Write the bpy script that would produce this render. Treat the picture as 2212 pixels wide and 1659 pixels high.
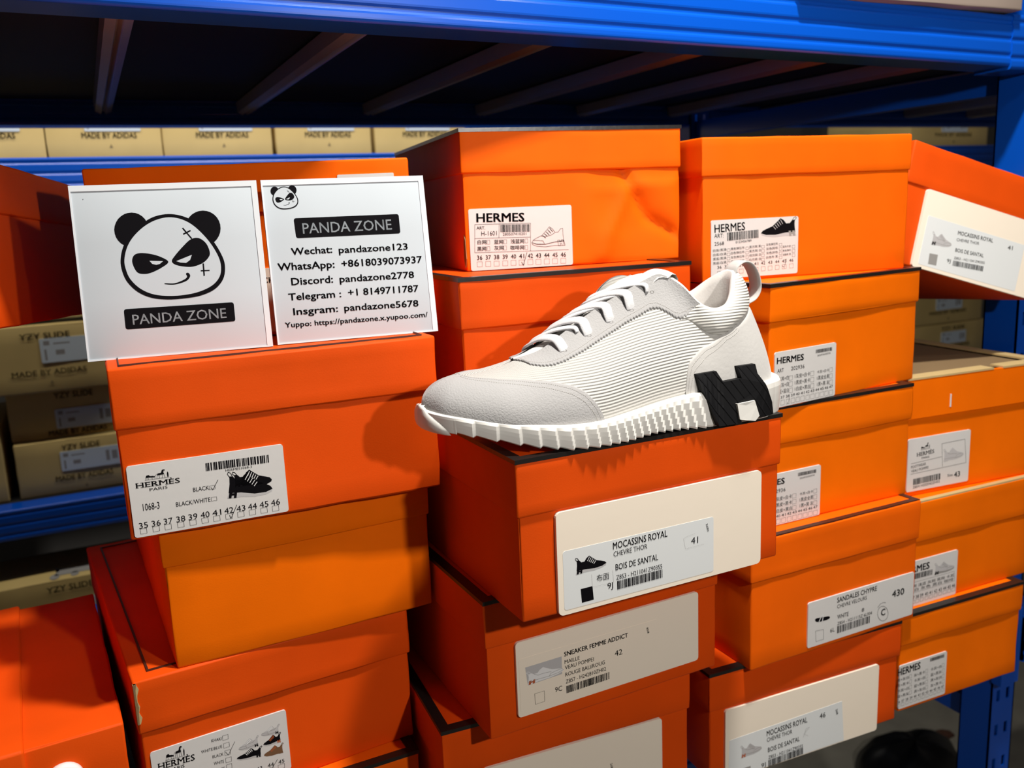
# Shoe-box shelves with a white sneaker and two acrylic plaques.  Distances in metres, floor at z=0.
import bpy, bmesh, math, random
import numpy as np
from mathutils import Matrix, Vector
for o in list(bpy.data.objects): bpy.data.objects.remove(o)
SC=bpy.context.scene; COL=SC.collection
ZO=1.35                                   # camera height; scene numbers below are relative to it
# ------------------------------------------------------------------ camera, light, exposure
cd=bpy.data.cameras.new('camera'); cam=bpy.data.objects.new('camera',cd); COL.objects.link(cam)
_R=((0.90189852,-0.42987722,-0.04224488),(-0.12064292,-0.15678357,-0.98023681),(0.41475817,0.88917068,-0.19326451))
cam.matrix_world=Matrix(((_R[0][0],-_R[1][0],-_R[2][0],0),(_R[0][1],-_R[1][1],-_R[2][1],0),(_R[0][2],-_R[1][2],-_R[2][2],ZO),(0,0,0,1)))
cd.sensor_width=36; cd.lens=1917.3/2212*36; cd.clip_start=.02
cd.dof.use_dof=True; cd.dof.focus_distance=.66; cd.dof.aperture_fstop=9.0
SC.camera=cam
wd=bpy.data.worlds.new('world'); SC.world=wd; wd.use_nodes=True
wd.node_tree.nodes['Background'].inputs[0].default_value=(1,.9,.78,1); wd.node_tree.nodes['Background'].inputs[1].default_value=.05
SC.view_settings.view_transform='Standard'; SC.view_settings.look='None'; SC.view_settings.exposure=0; SC.view_settings.gamma=1; SC.view_settings.use_curve_mapping=False
def area(name,loc,aim,sx,sy,power,col):
    l=bpy.data.lights.new(name,'AREA'); l.shape='RECTANGLE'; l.size=sx; l.size_y=sy; l.energy=power; l.color=col
    o=bpy.data.objects.new(name,l); COL.objects.link(o); o.location=(loc[0],loc[1],loc[2]+ZO)
    d=Vector((aim[0]-loc[0],aim[1]-loc[1],aim[2]-loc[2])); o.rotation_euler=d.to_track_quat('-Z','Y').to_euler(); return o
def spot(name,loc,aim,deg,blend,power,col,soft):
    l=bpy.data.lights.new(name,'SPOT'); l.energy=power; l.color=col; l.spot_size=math.radians(deg); l.spot_blend=blend; l.shadow_soft_size=soft
    o=bpy.data.objects.new(name,l); COL.objects.link(o); o.location=(loc[0],loc[1],loc[2]+ZO)
    o.rotation_euler=Vector((aim[0]-loc[0],aim[1]-loc[1],aim[2]-loc[2])).to_track_quat('-Z','Y').to_euler(); return o
spot('aisle_spot',(.46,-.32,.20),(.48,.66,-.12),115,.5,20,(1,.95,.89),.02)      # spotlight in the aisle behind the camera
area('rack_work_lamp',(.46,.43,.37),(.5,.66,-.1),.06,.04,.5,(1,.94,.86))        # LED work lamp hanging just in front of the upper beam
area('ceiling_lamp',(.42,.27,1.05),(.38,.6,-.4),.09,.07,27,(1,.95,.87))          # ceiling lamp over the aisle
area('rear_tube',(.2,1.52,.75),(.2,1.75,.1),1.6,.05,9,(1,.95,.84))             # tube light over the gap between the two racks
# ------------------------------------------------------------------ materials
def mat(name,col,rough=.5,metal=0,spec=.5,bump=None,coat=0,var=0,sheen=0):
    m=bpy.data.materials.new(name); m.use_nodes=True; nt=m.node_tree; b=nt.nodes['Principled BSDF']
    b.inputs['Base Color'].default_value=(*col,1); b.inputs['Roughness'].default_value=rough; b.inputs['Metallic'].default_value=metal
    b.inputs['Specular IOR Level'].default_value=spec; b.inputs['Coat Weight'].default_value=coat; b.inputs['Coat Roughness'].default_value=.12
    if sheen: b.inputs['Sheen Weight'].default_value=sheen
    tc=nt.nodes.new('ShaderNodeTexCoord')
    if bump:
        n=nt.nodes.new('ShaderNodeTexNoise'); n.inputs['Scale'].default_value=bump[0]; n.inputs['Detail'].default_value=3
        nt.links.new(tc.outputs['Object'],n.inputs['Vector'])
        k=nt.nodes.new('ShaderNodeBump'); k.inputs['Strength'].default_value=bump[1]; k.inputs['Distance'].default_value=bump[2]
        nt.links.new(n.outputs['Fac'],k.inputs['Height']); nt.links.new(k.outputs['Normal'],b.inputs['Normal'])
    if var:
        n2=nt.nodes.new('ShaderNodeTexNoise'); n2.inputs['Scale'].default_value=14; n2.inputs['Detail'].default_value=4
        nt.links.new(tc.outputs['Object'],n2.inputs['Vector'])
        r=nt.nodes.new('ShaderNodeMapRange'); r.inputs[1].default_value=.3; r.inputs[2].default_value=.7; r.inputs[3].default_value=1-var; r.inputs[4].default_value=1+var
        nt.links.new(n2.outputs['Fac'],r.inputs[0])
        x=nt.nodes.new('ShaderNodeMix'); x.data_type='RGBA'; x.blend_type='MULTIPLY'; x.inputs[0].default_value=1
        x.inputs[6].default_value=(*col,1); nt.links.new(r.outputs[0],x.inputs[7]); nt.links.new(x.outputs[2],b.inputs['Base Color'])
    return m
def ribbed(name,col,pitch,depth,rough=.8,fine=0,sharp=0):
    m=mat(name,col,rough,sheen=.15); nt=m.node_tree; b=nt.nodes['Principled BSDF']
    uv=nt.nodes.new('ShaderNodeUVMap'); sp=nt.nodes.new('ShaderNodeSeparateXYZ'); nt.links.new(uv.outputs[0],sp.inputs[0])
    def sine(out,p):
        a=nt.nodes.new('ShaderNodeMath'); a.operation='MULTIPLY'; a.inputs[1].default_value=2*math.pi/p; nt.links.new(sp.outputs[out],a.inputs[0])
        s=nt.nodes.new('ShaderNodeMath'); s.operation='SINE'; nt.links.new(a.outputs[0],s.inputs[0]); return s
    h=sine(1,pitch)
    if sharp:
        q=nt.nodes.new('ShaderNodeMath'); q.operation='MULTIPLY_ADD'; q.inputs[1].default_value=.5; q.inputs[2].default_value=.5; nt.links.new(h.outputs[0],q.inputs[0])
        w=nt.nodes.new('ShaderNodeMath'); w.operation='POWER'; w.inputs[1].default_value=sharp; nt.links.new(q.outputs[0],w.inputs[0]); h=w
    if fine:
        g=sine(0,fine); q=nt.nodes.new('ShaderNodeMath'); q.operation='MULTIPLY_ADD'; q.inputs[1].default_value=.10
        nt.links.new(g.outputs[0],q.inputs[0]); nt.links.new(h.outputs[0],q.inputs[2]); h=q
    k=nt.nodes.new('ShaderNodeBump'); k.inputs['Strength'].default_value=1; k.inputs['Distance'].default_value=depth
    nt.links.new(h.outputs[0],k.inputs['Height']); nt.links.new(k.outputs['Normal'],b.inputs['Normal']); return m
MT={}
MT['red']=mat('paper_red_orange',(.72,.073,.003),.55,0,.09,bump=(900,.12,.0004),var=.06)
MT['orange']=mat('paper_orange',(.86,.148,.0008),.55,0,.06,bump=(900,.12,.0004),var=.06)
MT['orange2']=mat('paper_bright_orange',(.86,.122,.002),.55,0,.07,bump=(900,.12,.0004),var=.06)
MT['rim']=mat('black_gloss_paper',(.012,.010,.009),.32,bump=(160,.25,.0006))
MT['darkline']=mat('brown_print_line',(.05,.012,.004),.5)
MT['kraft']=mat('kraft_card',(.50,.36,.16),.8,bump=(400,.2,.0005),var=.07)
MT['kraftd']=mat('kraft_inside',(.20,.13,.06),.85,bump=(400,.2,.0005))
MT['tan']=mat('tan_carton',(.60,.44,.165),.7,var=.05)
MT['tanink']=mat('tan_carton_print',(.22,.16,.07),.7)
MT['paper']=mat('label_paper',(.66,.648,.64),.5,bump=(60,.08,.002))
MT['sticker']=mat('sticker_paper',(.74,.765,.775),.45)
MT['bluelabel']=mat('carton_label_paper',(.60,.68,.74),.5)
MT['card']=mat('cream_card',(.90,.80,.67),.6,bump=(40,.05,.002))
MT['k']=mat('black_ink',(.005,.0045,.006),.65,0,.04)
MT['g']=mat('grey_ink',(.30,.29,.28),.6,0,.12)
MT['g2']=mat('pale_grey_ink',(.50,.49,.50),.5)
MT['w']=mat('white_ink',(.80,.80,.81),.45)
MT['b']=mat('brown_ink',(.17,.085,.04),.5)
MT['o']=mat('orange_ink',(.45,.10,.03),.5)
MT['acrylic']=mat('white_acrylic',(.50,.545,.59),.5,0,.04)
MT['acrylic_edge']=mat('acrylic_rim_highlight',(.66,.69,.73),.3,0,.2)  # lighter tone paints in the refracted brightness along the plaque edges
MT['blue']=mat('blue_rack_paint',(.0005,.075,.50),.28,0,.35,coat=.10,bump=(25,.05,.002))
MT['zinc']=mat('galvanised_bar',(.50,.48,.44),.38,.45,bump=(30,.3,.002))
MT['deck']=mat('dark_deck_board',(.014,.013,.013),.6)
MT['rivet']=mat('steel_rivet',(.85,.85,.85),.25,1)
MT['floor']=mat('concrete_floor',(.32,.30,.25),.6,bump=(20,.2,.002),var=.12)
MT['wall']=mat('dim_plaster',(.10,.095,.09),.9)
MT['bag']=mat('black_bag',(.006,.006,.007),.4)
MT['scrap']=mat('brown_scrap',(.09,.035,.02),.8)
MT['carton']=mat('grey_pink_carton',(.34,.27,.23),.75,var=.06)
MT['suede']=mat('grey_suede',(.375,.37,.372),.95,spec=.15,bump=(800,.6,.0008),var=.05,sheen=.3)
MT['suede2']=mat('off_white_suede',(.48,.47,.455),.95,spec=.15,bump=(300,.25,.0008),var=.04,sheen=.3)
MT['knit']=ribbed('ribbed_knit',(.51,.50,.475),.0023,.00030,fine=.0013)
MT['collar']=ribbed('ribbed_collar',(.56,.548,.515),.0023,.00030)
MT['lining']=mat('lining_cloth',(.62,.60,.575),.9,bump=(700,.3,.0004))
MT['sole']=mat('white_rubber',(.80,.785,.745),.42)
MT['black']=ribbed('black_rubber',(.005,.005,.006),.0062,.0006,rough=.6,sharp=16); MT['black'].node_tree.nodes['Principled BSDF'].inputs['Specular IOR Level'].default_value=.2; MT['black'].node_tree.nodes['Principled BSDF'].inputs['Sheen Weight'].default_value=0
MT['lace']=mat('white_lace',(.60,.60,.615),.8,bump=(900,.5,.0005))
MT['thread']=mat('seam_thread',(.52,.50,.47),.8)
MT['tuck']=mat('dark_eyelet',(.10,.09,.085),.7)
# ------------------------------------------------------------------ builders
def link(o): COL.objects.link(o); return o
def mesh(name,V,F,m,parent=None,smooth=False,uv=None):
    me=bpy.data.meshes.new(name); me.from_pydata([tuple(map(float,v)) for v in V],[],[tuple(f) for f in F]); me.materials.append(m)
    if uv is not None:
        l=me.uv_layers.new(name='UVMap')
        li=np.empty(len(me.loops),dtype=np.int32); me.loops.foreach_get('vertex_index',li)
        l.data.foreach_set('uv',np.asarray(uv,dtype=np.float32)[li].ravel())
    if smooth: me.shade_smooth()
    me.update(); o=link(bpy.data.objects.new(name,me))
    if parent: o.parent=parent
    return o
def thing(name,label,cat,M=None,group=None,kind=None):
    o=link(bpy.data.objects.new(name,None)); o.empty_display_size=.02
    if M is not None: o.matrix_world=M
    o['label']=label; o['category']=cat
    if group: o['group']=group
    if kind: o['kind']=kind
    return o
def struct(o,label,cat): o['kind']='structure'; o['label']=label; o['category']=cat; return o
def T(x,y,z): return Matrix.Translation((x,y,z+ZO))
class MB:                                 # collects boxes, tubes and polygons into ONE mesh
    def __init__(s): s.V=[]; s.F=[]
    def add(s,V,F):
        n=len(s.V); s.V+=[tuple(v) for v in V]; s.F+=[tuple(i+n for i in f) for f in F]; return s
    def box(s,x0,x1,y0,y1,z0,z1):
        return s.add([(x0,y0,z0),(x1,y0,z0),(x1,y1,z0),(x0,y1,z0),(x0,y0,z1),(x1,y0,z1),(x1,y1,z1),(x0,y1,z1)],
            [(3,2,1,0),(4,5,6,7),(0,1,5,4),(1,2,6,5),(2,3,7,6),(3,0,4,7)])
    def extrude_x(s,prof,x0,x1):          # closed profile in (y,z), counter-clockwise seen from +x
        n=len(prof); V=[(x0,y,z) for y,z in prof]+[(x1,y,z) for y,z in prof]
        return s.add(V,[(i,(i+1)%n,n+(i+1)%n,n+i) for i in range(n)]+[tuple(range(n-1,-1,-1)),tuple(range(n,2*n))])
    def build(s,name,m,parent=None,smooth=False): return mesh(name,s.V,s.F,m,parent,smooth)
def rbox(x0,x1,y0,y1,z0,z1,r=.0015,n=(8,8,6),amp=0,seed=0,disp=None):
    """rounded box with softly bulging card faces"""
    rnd=random.Random(seed); ph=[rnd.uniform(0,6.28) for _ in range(12)]
    lo=np.array([x0,y0,z0]); hi=np.array([x1,y1,z1])
    def ticks(a,b,k): return np.concatenate([[a,a+r*.35,a+r],np.linspace(a+r,b-r,k+2)[1:-1],[b-r,b-r*.35,b]])
    tk=[ticks(lo[i],hi[i],n[i]) for i in range(3)]
    idx={}; V=[]; F=[]
    def vid(p):
        k=tuple(np.round(p,6))
        if k in idx: return idx[k]
        q=np.clip(p,lo+r,hi-r); d=p-q; L=np.linalg.norm(d); nn=d/L if L>1e-12 else d
        # keep flat faces flat: scale so that face points stay at distance r along the dominant axis
        w=q+nn*r if L>1e-12 else p
        if amp:
            e=np.minimum(p-lo,hi-p)/(hi-lo); s=1.0
            for a in range(3):
                if e[a]>1e-4: s*=min(1,e[a]*5)
            f=math.sin(p[0]*21+ph[0])+math.sin(p[1]*17+ph[1])+math.sin(p[2]*31+ph[2])+.5*math.sin((p[0]+p[2])*55+ph[3])
            w=w+nn*amp*s*f*.4
            w=w+nn*amp*.35*math.sin(p[0]*90+p[1]*70+p[2]*110+ph[5])*(1-s)
        if disp is not None: w=disp(p,w,nn)
        idx[k]=len(V); V.append(tuple(w)); return idx[k]
    for ax in range(3):
        u,v=(ax+1)%3,(ax+2)%3
        for side in (0,1):
            G=[[None]*len(tk[v]) for _ in tk[u]]
            for i,a in enumerate(tk[u]):
                for j,b in enumerate(tk[v]):
                    p=np.zeros(3); p[ax]=hi[ax] if side else lo[ax]; p[u]=a; p[v]=b; G[i][j]=vid(p)
            for i in range(len(tk[u])-1):
                for j in range(len(tk[v])-1):
                    f=(G[i][j],G[i+1][j],G[i+1][j+1],G[i][j+1]); F.append(f if side else f[::-1])
    return V,F
def rounded_rect(x0,y0,x1,y1,r,k=4):
    out=[]
    for cx,cy,a0 in ((x1-r,y0+r,-90),(x1-r,y1-r,0),(x0+r,y1-r,90),(x0+r,y0+r,180)):
        for i in range(k+1):
            a=math.radians(a0+90*i/k); out.append((cx+r*math.cos(a),cy+r*math.sin(a)))
    return out
def slab(name,outline,d0,d1,to3,m,parent):
    n=len(outline); V=[to3(u,v,d1) for u,v in outline]+[to3(u,v,d0) for u,v in outline]
    F=[tuple(range(n))]+[(i,n+i,n+(i+1)%n,(i+1)%n) for i in range(n)]
    return mesh(name,V,F,m,parent)
# flat print: text and marks -> 2-D polygons (millimetres on the label plane)
_tc={}
def text2d(s,bold):
    if (s,bold) in _tc: return _tc[(s,bold)]
    c=bpy.data.curves.new('t','FONT'); c.body=s; c.size=1; c.resolution_u=2; c.fill_mode='FRONT'
    o=bpy.data.objects.new('t',c); COL.objects.link(o); dg=bpy.context.evaluated_depsgraph_get(); me=bpy.data.meshes.new_from_object(o.evaluated_get(dg))
    V=np.array([v.co[:2] for v in me.vertices]) if len(me.vertices) else np.zeros((0,2)); F=[tuple(p.vertices) for p in me.polygons]
    bpy.data.objects.remove(o); bpy.data.curves.remove(c); bpy.data.meshes.remove(me)
    if bold and len(V):                    # heavier weight: the glyphs repeated with small offsets
        n=len(V); o=.013*bold; VV=[V+np.array(q)*o for q in ((-1,-.6),(1,-.6),(1,.6),(-1,.6),(0,0))]; F=[tuple(i+n*k for i in f) for k in range(5) for f in F]; V=np.concatenate(VV)
    _tc[(s,bold)]=(V,F); return V,F
CAP=None
def catmull(pts,k=5):
    P=np.array(pts).reshape(-1,2); n=len(P); out=[]
    for i in range(n):
        a,b,c,d=P[i-1],P[i],P[(i+1)%n],P[(i+2)%n]
        for j in range(k):
            t=j/k; out.append(b+.5*t*((c-a)+t*((2*a-5*b+4*c-d)+t*(3*(b-c)+d-a))))
    return out
def fillpoly(P):
    from mathutils.geometry import tessellate_polygon
    V=[Vector((float(a),float(b),0)) for a,b in P]; return [tuple(t) for t in tessellate_polygon([V])]
SHU=[(.03,.2),(.05,.55),(.045,.84),(.12,.83),(.19,.68),(.29,.68),(.36,.86),(.45,.97),(.52,.84),(.68,.58),(.84,.47),(.95,.38),(1.0,.26),(.85,.15),(.6,.12),(.3,.2)]
SHS=[(0,0),(.12,0),(.3,.03),(.6,0),(.85,.06),(.98,.16),(1.0,.26),(.85,.17),(.6,.13),(.3,.21),(.03,.24)]
SHT=[(.05,.8),(0,.93),(.02,1.0),(.07,.96),(.11,.83)]
SHH=[(.03,0),(.09,0),(.1,.1),(.15,.1),(.14,0),(.2,0),(.22,.28),(.16,.28),(.155,.19),(.11,.19),(.115,.28),(.05,.28)]
STY={'black':('k','g2','k','w'),'black2':('k','k','k','w'),'dark':('k','g2','g','g2'),'grey':('g2','g2','g2',None),'greyd':('g2','g','k','g'),'greyo':('g2','g2','o','g'),'greyh':('g2','g2','k','g'),'white':('g2','g2','k','w'),'blacko':('k','g2','o','o'),'brown':('b','b','b','o'),'photo':('w','w','o',None)}
class Ink:                                # print on one label, one mesh per ink colour
    def __init__(s,scale=.001): s.m={}; s.k=scale
    def add(s,ink,V,F,layer=0):
        a=s.m.setdefault(ink,([],[])); n=len(a[0]); a[0].extend([(v[0],v[1],layer) for v in V]); a[1].extend([tuple(i+n for i in f) for f in F])
    def poly(s,P,ink,layer=0): P=[tuple(p) for p in P]; s.add(ink,P,fillpoly(P),layer)
    def stroke(s,P,w,ink,layer=0):
        for a,b in zip(P[:-1],P[1:]):
            a=np.array(a);b=np.array(b);d=b-a;L=np.hypot(*d)
            if L<1e-6: continue
            n=np.array([-d[1],d[0]])/L*w/2; e=d/L*w*.4
            s.add(ink,[a-n-e,b-n+e,b+n+e,a+n-e],[(0,1,2,3)],layer)
    def frame(s,u0,v0,u1,v1,h):           # unit square -> label: x along the base line, y up
        a=np.array([u0,v0]); d=np.array([u1,v1])-a; L=np.hypot(*d); e=d/L; n=np.array([-e[1],e[0]]); return lambda x,y:a+e*(x*L)+n*(y*h)
    def items(s,its,du=0,dv=0):
        global CAP
        for it in its:
            k=it[0]
            if k=='t':
                _,tx,u0,v0,u1,v1,h,bold,ink=it; V,F=text2d(tx,bold)
                if not len(V): continue
                if CAP is None: CAP=float(np.ptp(text2d('H',0)[0][:,1]))
                fr=s.frame(u0+du,v0+dv,u1+du,v1+dv,h); x0,x1=V[:,0].min(),V[:,0].max()
                cap=(CAP if not tx.isdigit() else float(np.ptp(text2d('0',0)[0][:,1]))) if ord(tx[0])<0x3000 else float(np.ptp(V[:,1])); yo=0 if ord(tx[0])<0x3000 else V[:,1].min()
                s.add(ink,[fr((x-x0)/(x1-x0),(y-yo)/cap) for x,y in V],F,5)
            elif k=='serif':
                _,u0,v0,u1,v1,h,ink=it; V,F=text2d('HERMÈS',.6); fr=s.frame(u0+du,v0+dv,u1+du,v1+dv,h); x0,x1=V[:,0].min(),V[:,0].max(); cp=float(np.ptp(text2d('H',.6)[0][:,1]))
                s.add(ink,[fr((x-x0)/(x1-x0),y/cp) for x,y in V],F,5)
                for xa,xb in ((-.012,.06),(.10,.17),(.185,.29),(.335,.41),(.43,.50),(.50,.57),(.66,.74),(.745,.85)):   # slab serifs
                    s.add(ink,[fr(xa,0),fr(xb,0),fr(xb,.09),fr(xa,.09)],[(0,1,2,3)],5)
                    if xa not in (.43,): s.add(ink,[fr(xa,.91),fr(xb,.91),fr(xb,1),fr(xa,1)],[(0,1,2,3)],5)
            elif k=='bar':
                _,u0,v0,u1,v1,h,seed=it; fr=s.frame(u0+du,v0+dv,u1+du,v1+dv,h); r=random.Random(seed); x=0
                while x<.985:
                    w=r.choice((.009,.009,.014,.02,.026)); w=min(w,1-x); s.add('k',[fr(x,0),fr(x+w,0),fr(x+w,1),fr(x,1)],[(0,1,2,3)],5); x+=w+r.choice((.007,.009,.012,.02))
            elif k=='chk':
                _,u0,v0,u1,v1,h=it; fr=s.frame(u0+du,v0+dv,u1+du,v1+dv,h); s.stroke([fr(0,0),fr(1,0),fr(1,1),fr(0,1),fr(0,0)],.16 if h<2.5 else .2,'k',5)
            elif k=='line':
                P=np.array(it[1]).reshape(-1,2)+(du,dv); s.stroke(P,it[2],it[3],6)
            elif k=='poly':
                P=np.array(it[1]).reshape(-1,2)+(du,dv)
                if it[4]==1: P=catmull(P)
                elif it[4]==2:
                    Q=[]; n=len(P)
                    for i in range(n):
                        a,b,c=P[i-1],P[i],P[(i+1)%n]; r=2.0
                        p0=b+(a-b)/np.hypot(*(a-b))*r; p1=b+(c-b)/np.hypot(*(c-b))*r
                        for j in range(6): t=j/5; Q.append((1-t)**2*p0+2*t*(1-t)*b+t*t*p1)
                    P=Q
                s.poly(P,it[2],it[3])
            elif k=='shoe':
                _,u0,v0,u1,v1,h,face,sty=it; fr0=s.frame(u0+du,v0+dv,u1+du,v1+dv,h); fr=(lambda x,y:fr0(x,y)) if face>0 else (lambda x,y:fr0(1-x,y))
                g=lambda P:[fr(*p) for p in P]
                if sty=='outline':
                    for P in (SHU,SHS,SHH): s.stroke(g(P+[P[0]]),.3,'k',5)
                    s.stroke(g([(.62,.13),(.66,.3),(.8,.34),(.95,.36)]),.3,'k',5); s.stroke(g([(.3,.65),(.42,.55),(.6,.5),(.72,.55)]),.3,'k',5)
                    for i in range(5): s.stroke(g([(.44+.055*i,.9-.085*i),(.36+.055*i,.72-.07*i)]),.55,'k',5)
                else:
                    up,so,hh,la=STY[sty]; s.poly(g(SHS),so,1); s.poly(g(SHU),up,2); s.stroke(g(SHT+[SHT[0]]),.45,up,2); s.poly(g(SHH),hh,3)
                    if up in('w','g2'):
                        s.stroke(g([(.6,.14),(.64,.3),(.8,.36),(.97,.36)]),.3,'g',4); s.stroke(g([(.2,.66),(.3,.5),(.45,.5),(.66,.42)]),.3,'g',4); s.stroke(g([(.03,.22),(.3,.2),(.6,.13),(.85,.16),(1,.26)]),.3,'g',4)
                    if la:
                        for i in range(5): s.stroke(g([(.45+.05*i,.88-.08*i),(.39+.05*i,.68-.065*i)]),.5,la,4)
            elif k=='car':                # horse-drawn carriage emblem
                _,u0,v0,u1,v1,h=it; fr=s.frame(u0+du,v0+dv,u1+du,v1+dv,h); g=lambda P:[fr(*p) for p in P]
                s.stroke(g([(0,.02),(1,.02)]),.25,'k',5)
                for cx,r in ((.09,.13),(.36,.15)): s.stroke(g([(cx+r*.45*math.cos(a),.15+r*math.sin(a)) for a in np.linspace(0,6.283,11)]),.16,'k',5)
                s.poly(g([(.03,.28),(.06,.5),(.16,.56),(.22,.42),(.34,.4),(.44,.3),(.4,.22),(.2,.26)]),'k',5)
                s.stroke(g([(.4,.3),(.5,.55)]),.2,'k',5)
                s.poly(g([(.5,.42),(.54,.6),(.68,.64),(.72,.92),(.78,1.0),(.86,.93),(.84,.84),(.79,.84),(.78,.62),(.82,.5),(.74,.42),(.6,.4)]),'k',5)
                for a,b in ((.53,.49),(.59,.6),(.75,.71),(.79,.84)): s.stroke(g([(a,.45),(b,.06)]),.22,'k',5)
                s.poly(g([(.93,.08),(.92,.5),(.95,.72),(.985,.5),(.98,.08)]),'k',5)
    def build(s,parent,to3,name='print',alias={}):
        for ink,(V,F) in s.m.items(): mesh(name,[to3(v[0]*s.k,v[1]*s.k,.00006+.00002*v[2]) for v in V],F,MT[alias.get(ink,ink)],parent)
# ------------------------------------------------------------------ place: floor, wall, racks
b=MB(); b.box(-4,5,-3,3.6,-.05,0); struct(b.build('floor',MT['floor']),'dark olive grey concrete floor of the store room','floor')
b=MB(); b.box(-4,5,3.3,3.4,0,3); struct(b.build('wall_back',MT['wall']),'dim plain wall far behind the racks','wall')
def beam_prof(y0,y1,z0,z1,grooves=(.21,.53,.85),g=.0016):
    """front face at y0 with pressed grooves, rounded lower and upper edges"""
    h=z1-z0; r=.004; P=[(y1,z0),(y1,z1),(y0+r,z1)]
    P+=[(y0+r-r*math.sin(a),z1-r+r*math.cos(a)) for a in np.linspace(.3,1.57,5)]
    for f in sorted(grooves,reverse=True):
        z=z0+h*f
        for dz,dd in ((.0045,0),(.003,.0003),(.0012,g),(-.0012,g),(-.003,.0003),(-.0045,0)): P.append((y0+dd,z+dz))
    P+=[(y0+r-r*math.cos(a),z0+r-r*math.sin(a)) for a in np.linspace(0,1.57,6)]
    return [(y,z) for y,z in P]
def post(name,x0,x1,y0,y1,z0,z1,parent,slots=True,zs=()):
    t=.002; b=MB(); b.box(x0,x0+t,y0,y1,z0,z1); b.box(x1-t,x1,y0,y1,z0,z1); b.box(x0,x0+.009,y1-t,y1,z0,z1); b.box(x1-.009,x1,y1-t,y1,z0,z1)
    if slots:                                      # perforated front plate: solid strips with bridges between the slots
        c=(x0+.010,x0+.0165,x1-.0165,x1-.010)
        for xa,xb in ((x0,c[0]),(c[1],c[2]),(c[3],x1)): b.box(xa,xb,y0,y0+t,z0,z1)
        z=z0
        while z<z1:
            b.box(c[0],c[1],y0,y0+t,z,min(z+.034,z1)); b.box(c[2],c[3],y0,y0+t,z,min(z+.034,z1)); z+=.05
    else: b.box(x0,x1,y0,y0+t,z0,z1)
    return b.build(name,MT['blue'],parent)
rk=thing('storage_rack','blue steel storage rack holding the orange shoe boxes','rack',T(0,0,0))
def zz(z): return z
XP=1.0
for x,yy in ((XP,.70),(XP,1.345),(-1.05,.70),(-1.05,1.345)): post('post',x,x+.045,yy,yy+.045,-1.348,.75,rk,slots=(x>0))
for x0,x1 in ((-1.005,XP),(XP+.045,2.9)):
    for za,zb in ((.1305,.184),(-.611,-.5505)):
        b=MB(); b.extrude_x(beam_prof(.69,.733,za,zb),x0,x1)
        if za>0 and x0<0: b.V=[(x,y,z+.0165*(XP-x)) for x,y,z in b.V]      # the upper beam hangs slightly out of level
        b.build('front_beam',MT['blue'],rk)
        b=MB(); b.extrude_x(beam_prof(1.347,1.39,za+.003,zb),x0,x1); b.build('rear_beam',MT['blue'],rk)
        # deck and cross bars
        MB().box(x0,x1,.735,1.345,zb-.018,zb-.001).build('deck',MT['deck'],rk)
        xx=x0+.128
        while xx<x1-.02:
            P=[(xx-.011,zb-.020),(xx-.010,zb-.034),(xx-.003,zb-.037),(xx,zb-.0325),(xx+.003,zb-.037),(xx+.010,zb-.034),(xx+.011,zb-.020)]
            n=len(P); V=[(x,.734,z) for x,z in P]+[(x,1.346,z) for x,z in P]
            mesh('cross_bar',V,[(i,(i+1)%n,n+(i+1)%n,n+i) for i in range(n)]+[tuple(range(n)),tuple(range(2*n-1,n-1,-1))],MT['zinc'],rk); xx+=.184
for za,zb in ((.128,.186),(-.612,-.5485)):        # end connectors with rivets
    for x0,x1 in ((XP-.055,XP+.0),(XP+.045,XP+.1)):
        b=MB(); b.extrude_x(beam_prof(.6885,.7345,za,zb),x0,x1); cn=b.build('beam_connector',MT['blue'],rk)
    b=MB(); b.box(XP-.003,XP+.03,  .6862,.6995,za-.02,zb+.02); cn=b.build('connector_plate',MT['blue'],rk)
    for f in (.1,.3,.55,.85):
        b=MB(); V=[];F=[]; zc=za+(zb-za)*f; n=10
        for j,(r,dy) in enumerate(((.0022,0),(.0018,.0010),(.0008,.0015))):
            for i in range(n): V.append((XP+.002+r*math.cos(6.283*i/n),.6862-dy,zc+r*math.sin(6.283*i/n)))
        for j in range(2):
            for i in range(n): F.append((j*n+i,j*n+(i+1)%n,(j+1)*n+(i+1)%n,(j+1)*n+i))
        F.append(tuple(range(2*n,3*n))); mesh('rivet',V,F,MT['rivet'],cn)
for z in (.02,-.80): # side frame braces between front and rear post
    b=MB(); b.box(XP+.012,XP+.034,.73,1.35,z+.09,z+.12); b.build('brace',MT['blue'],rk)
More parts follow.
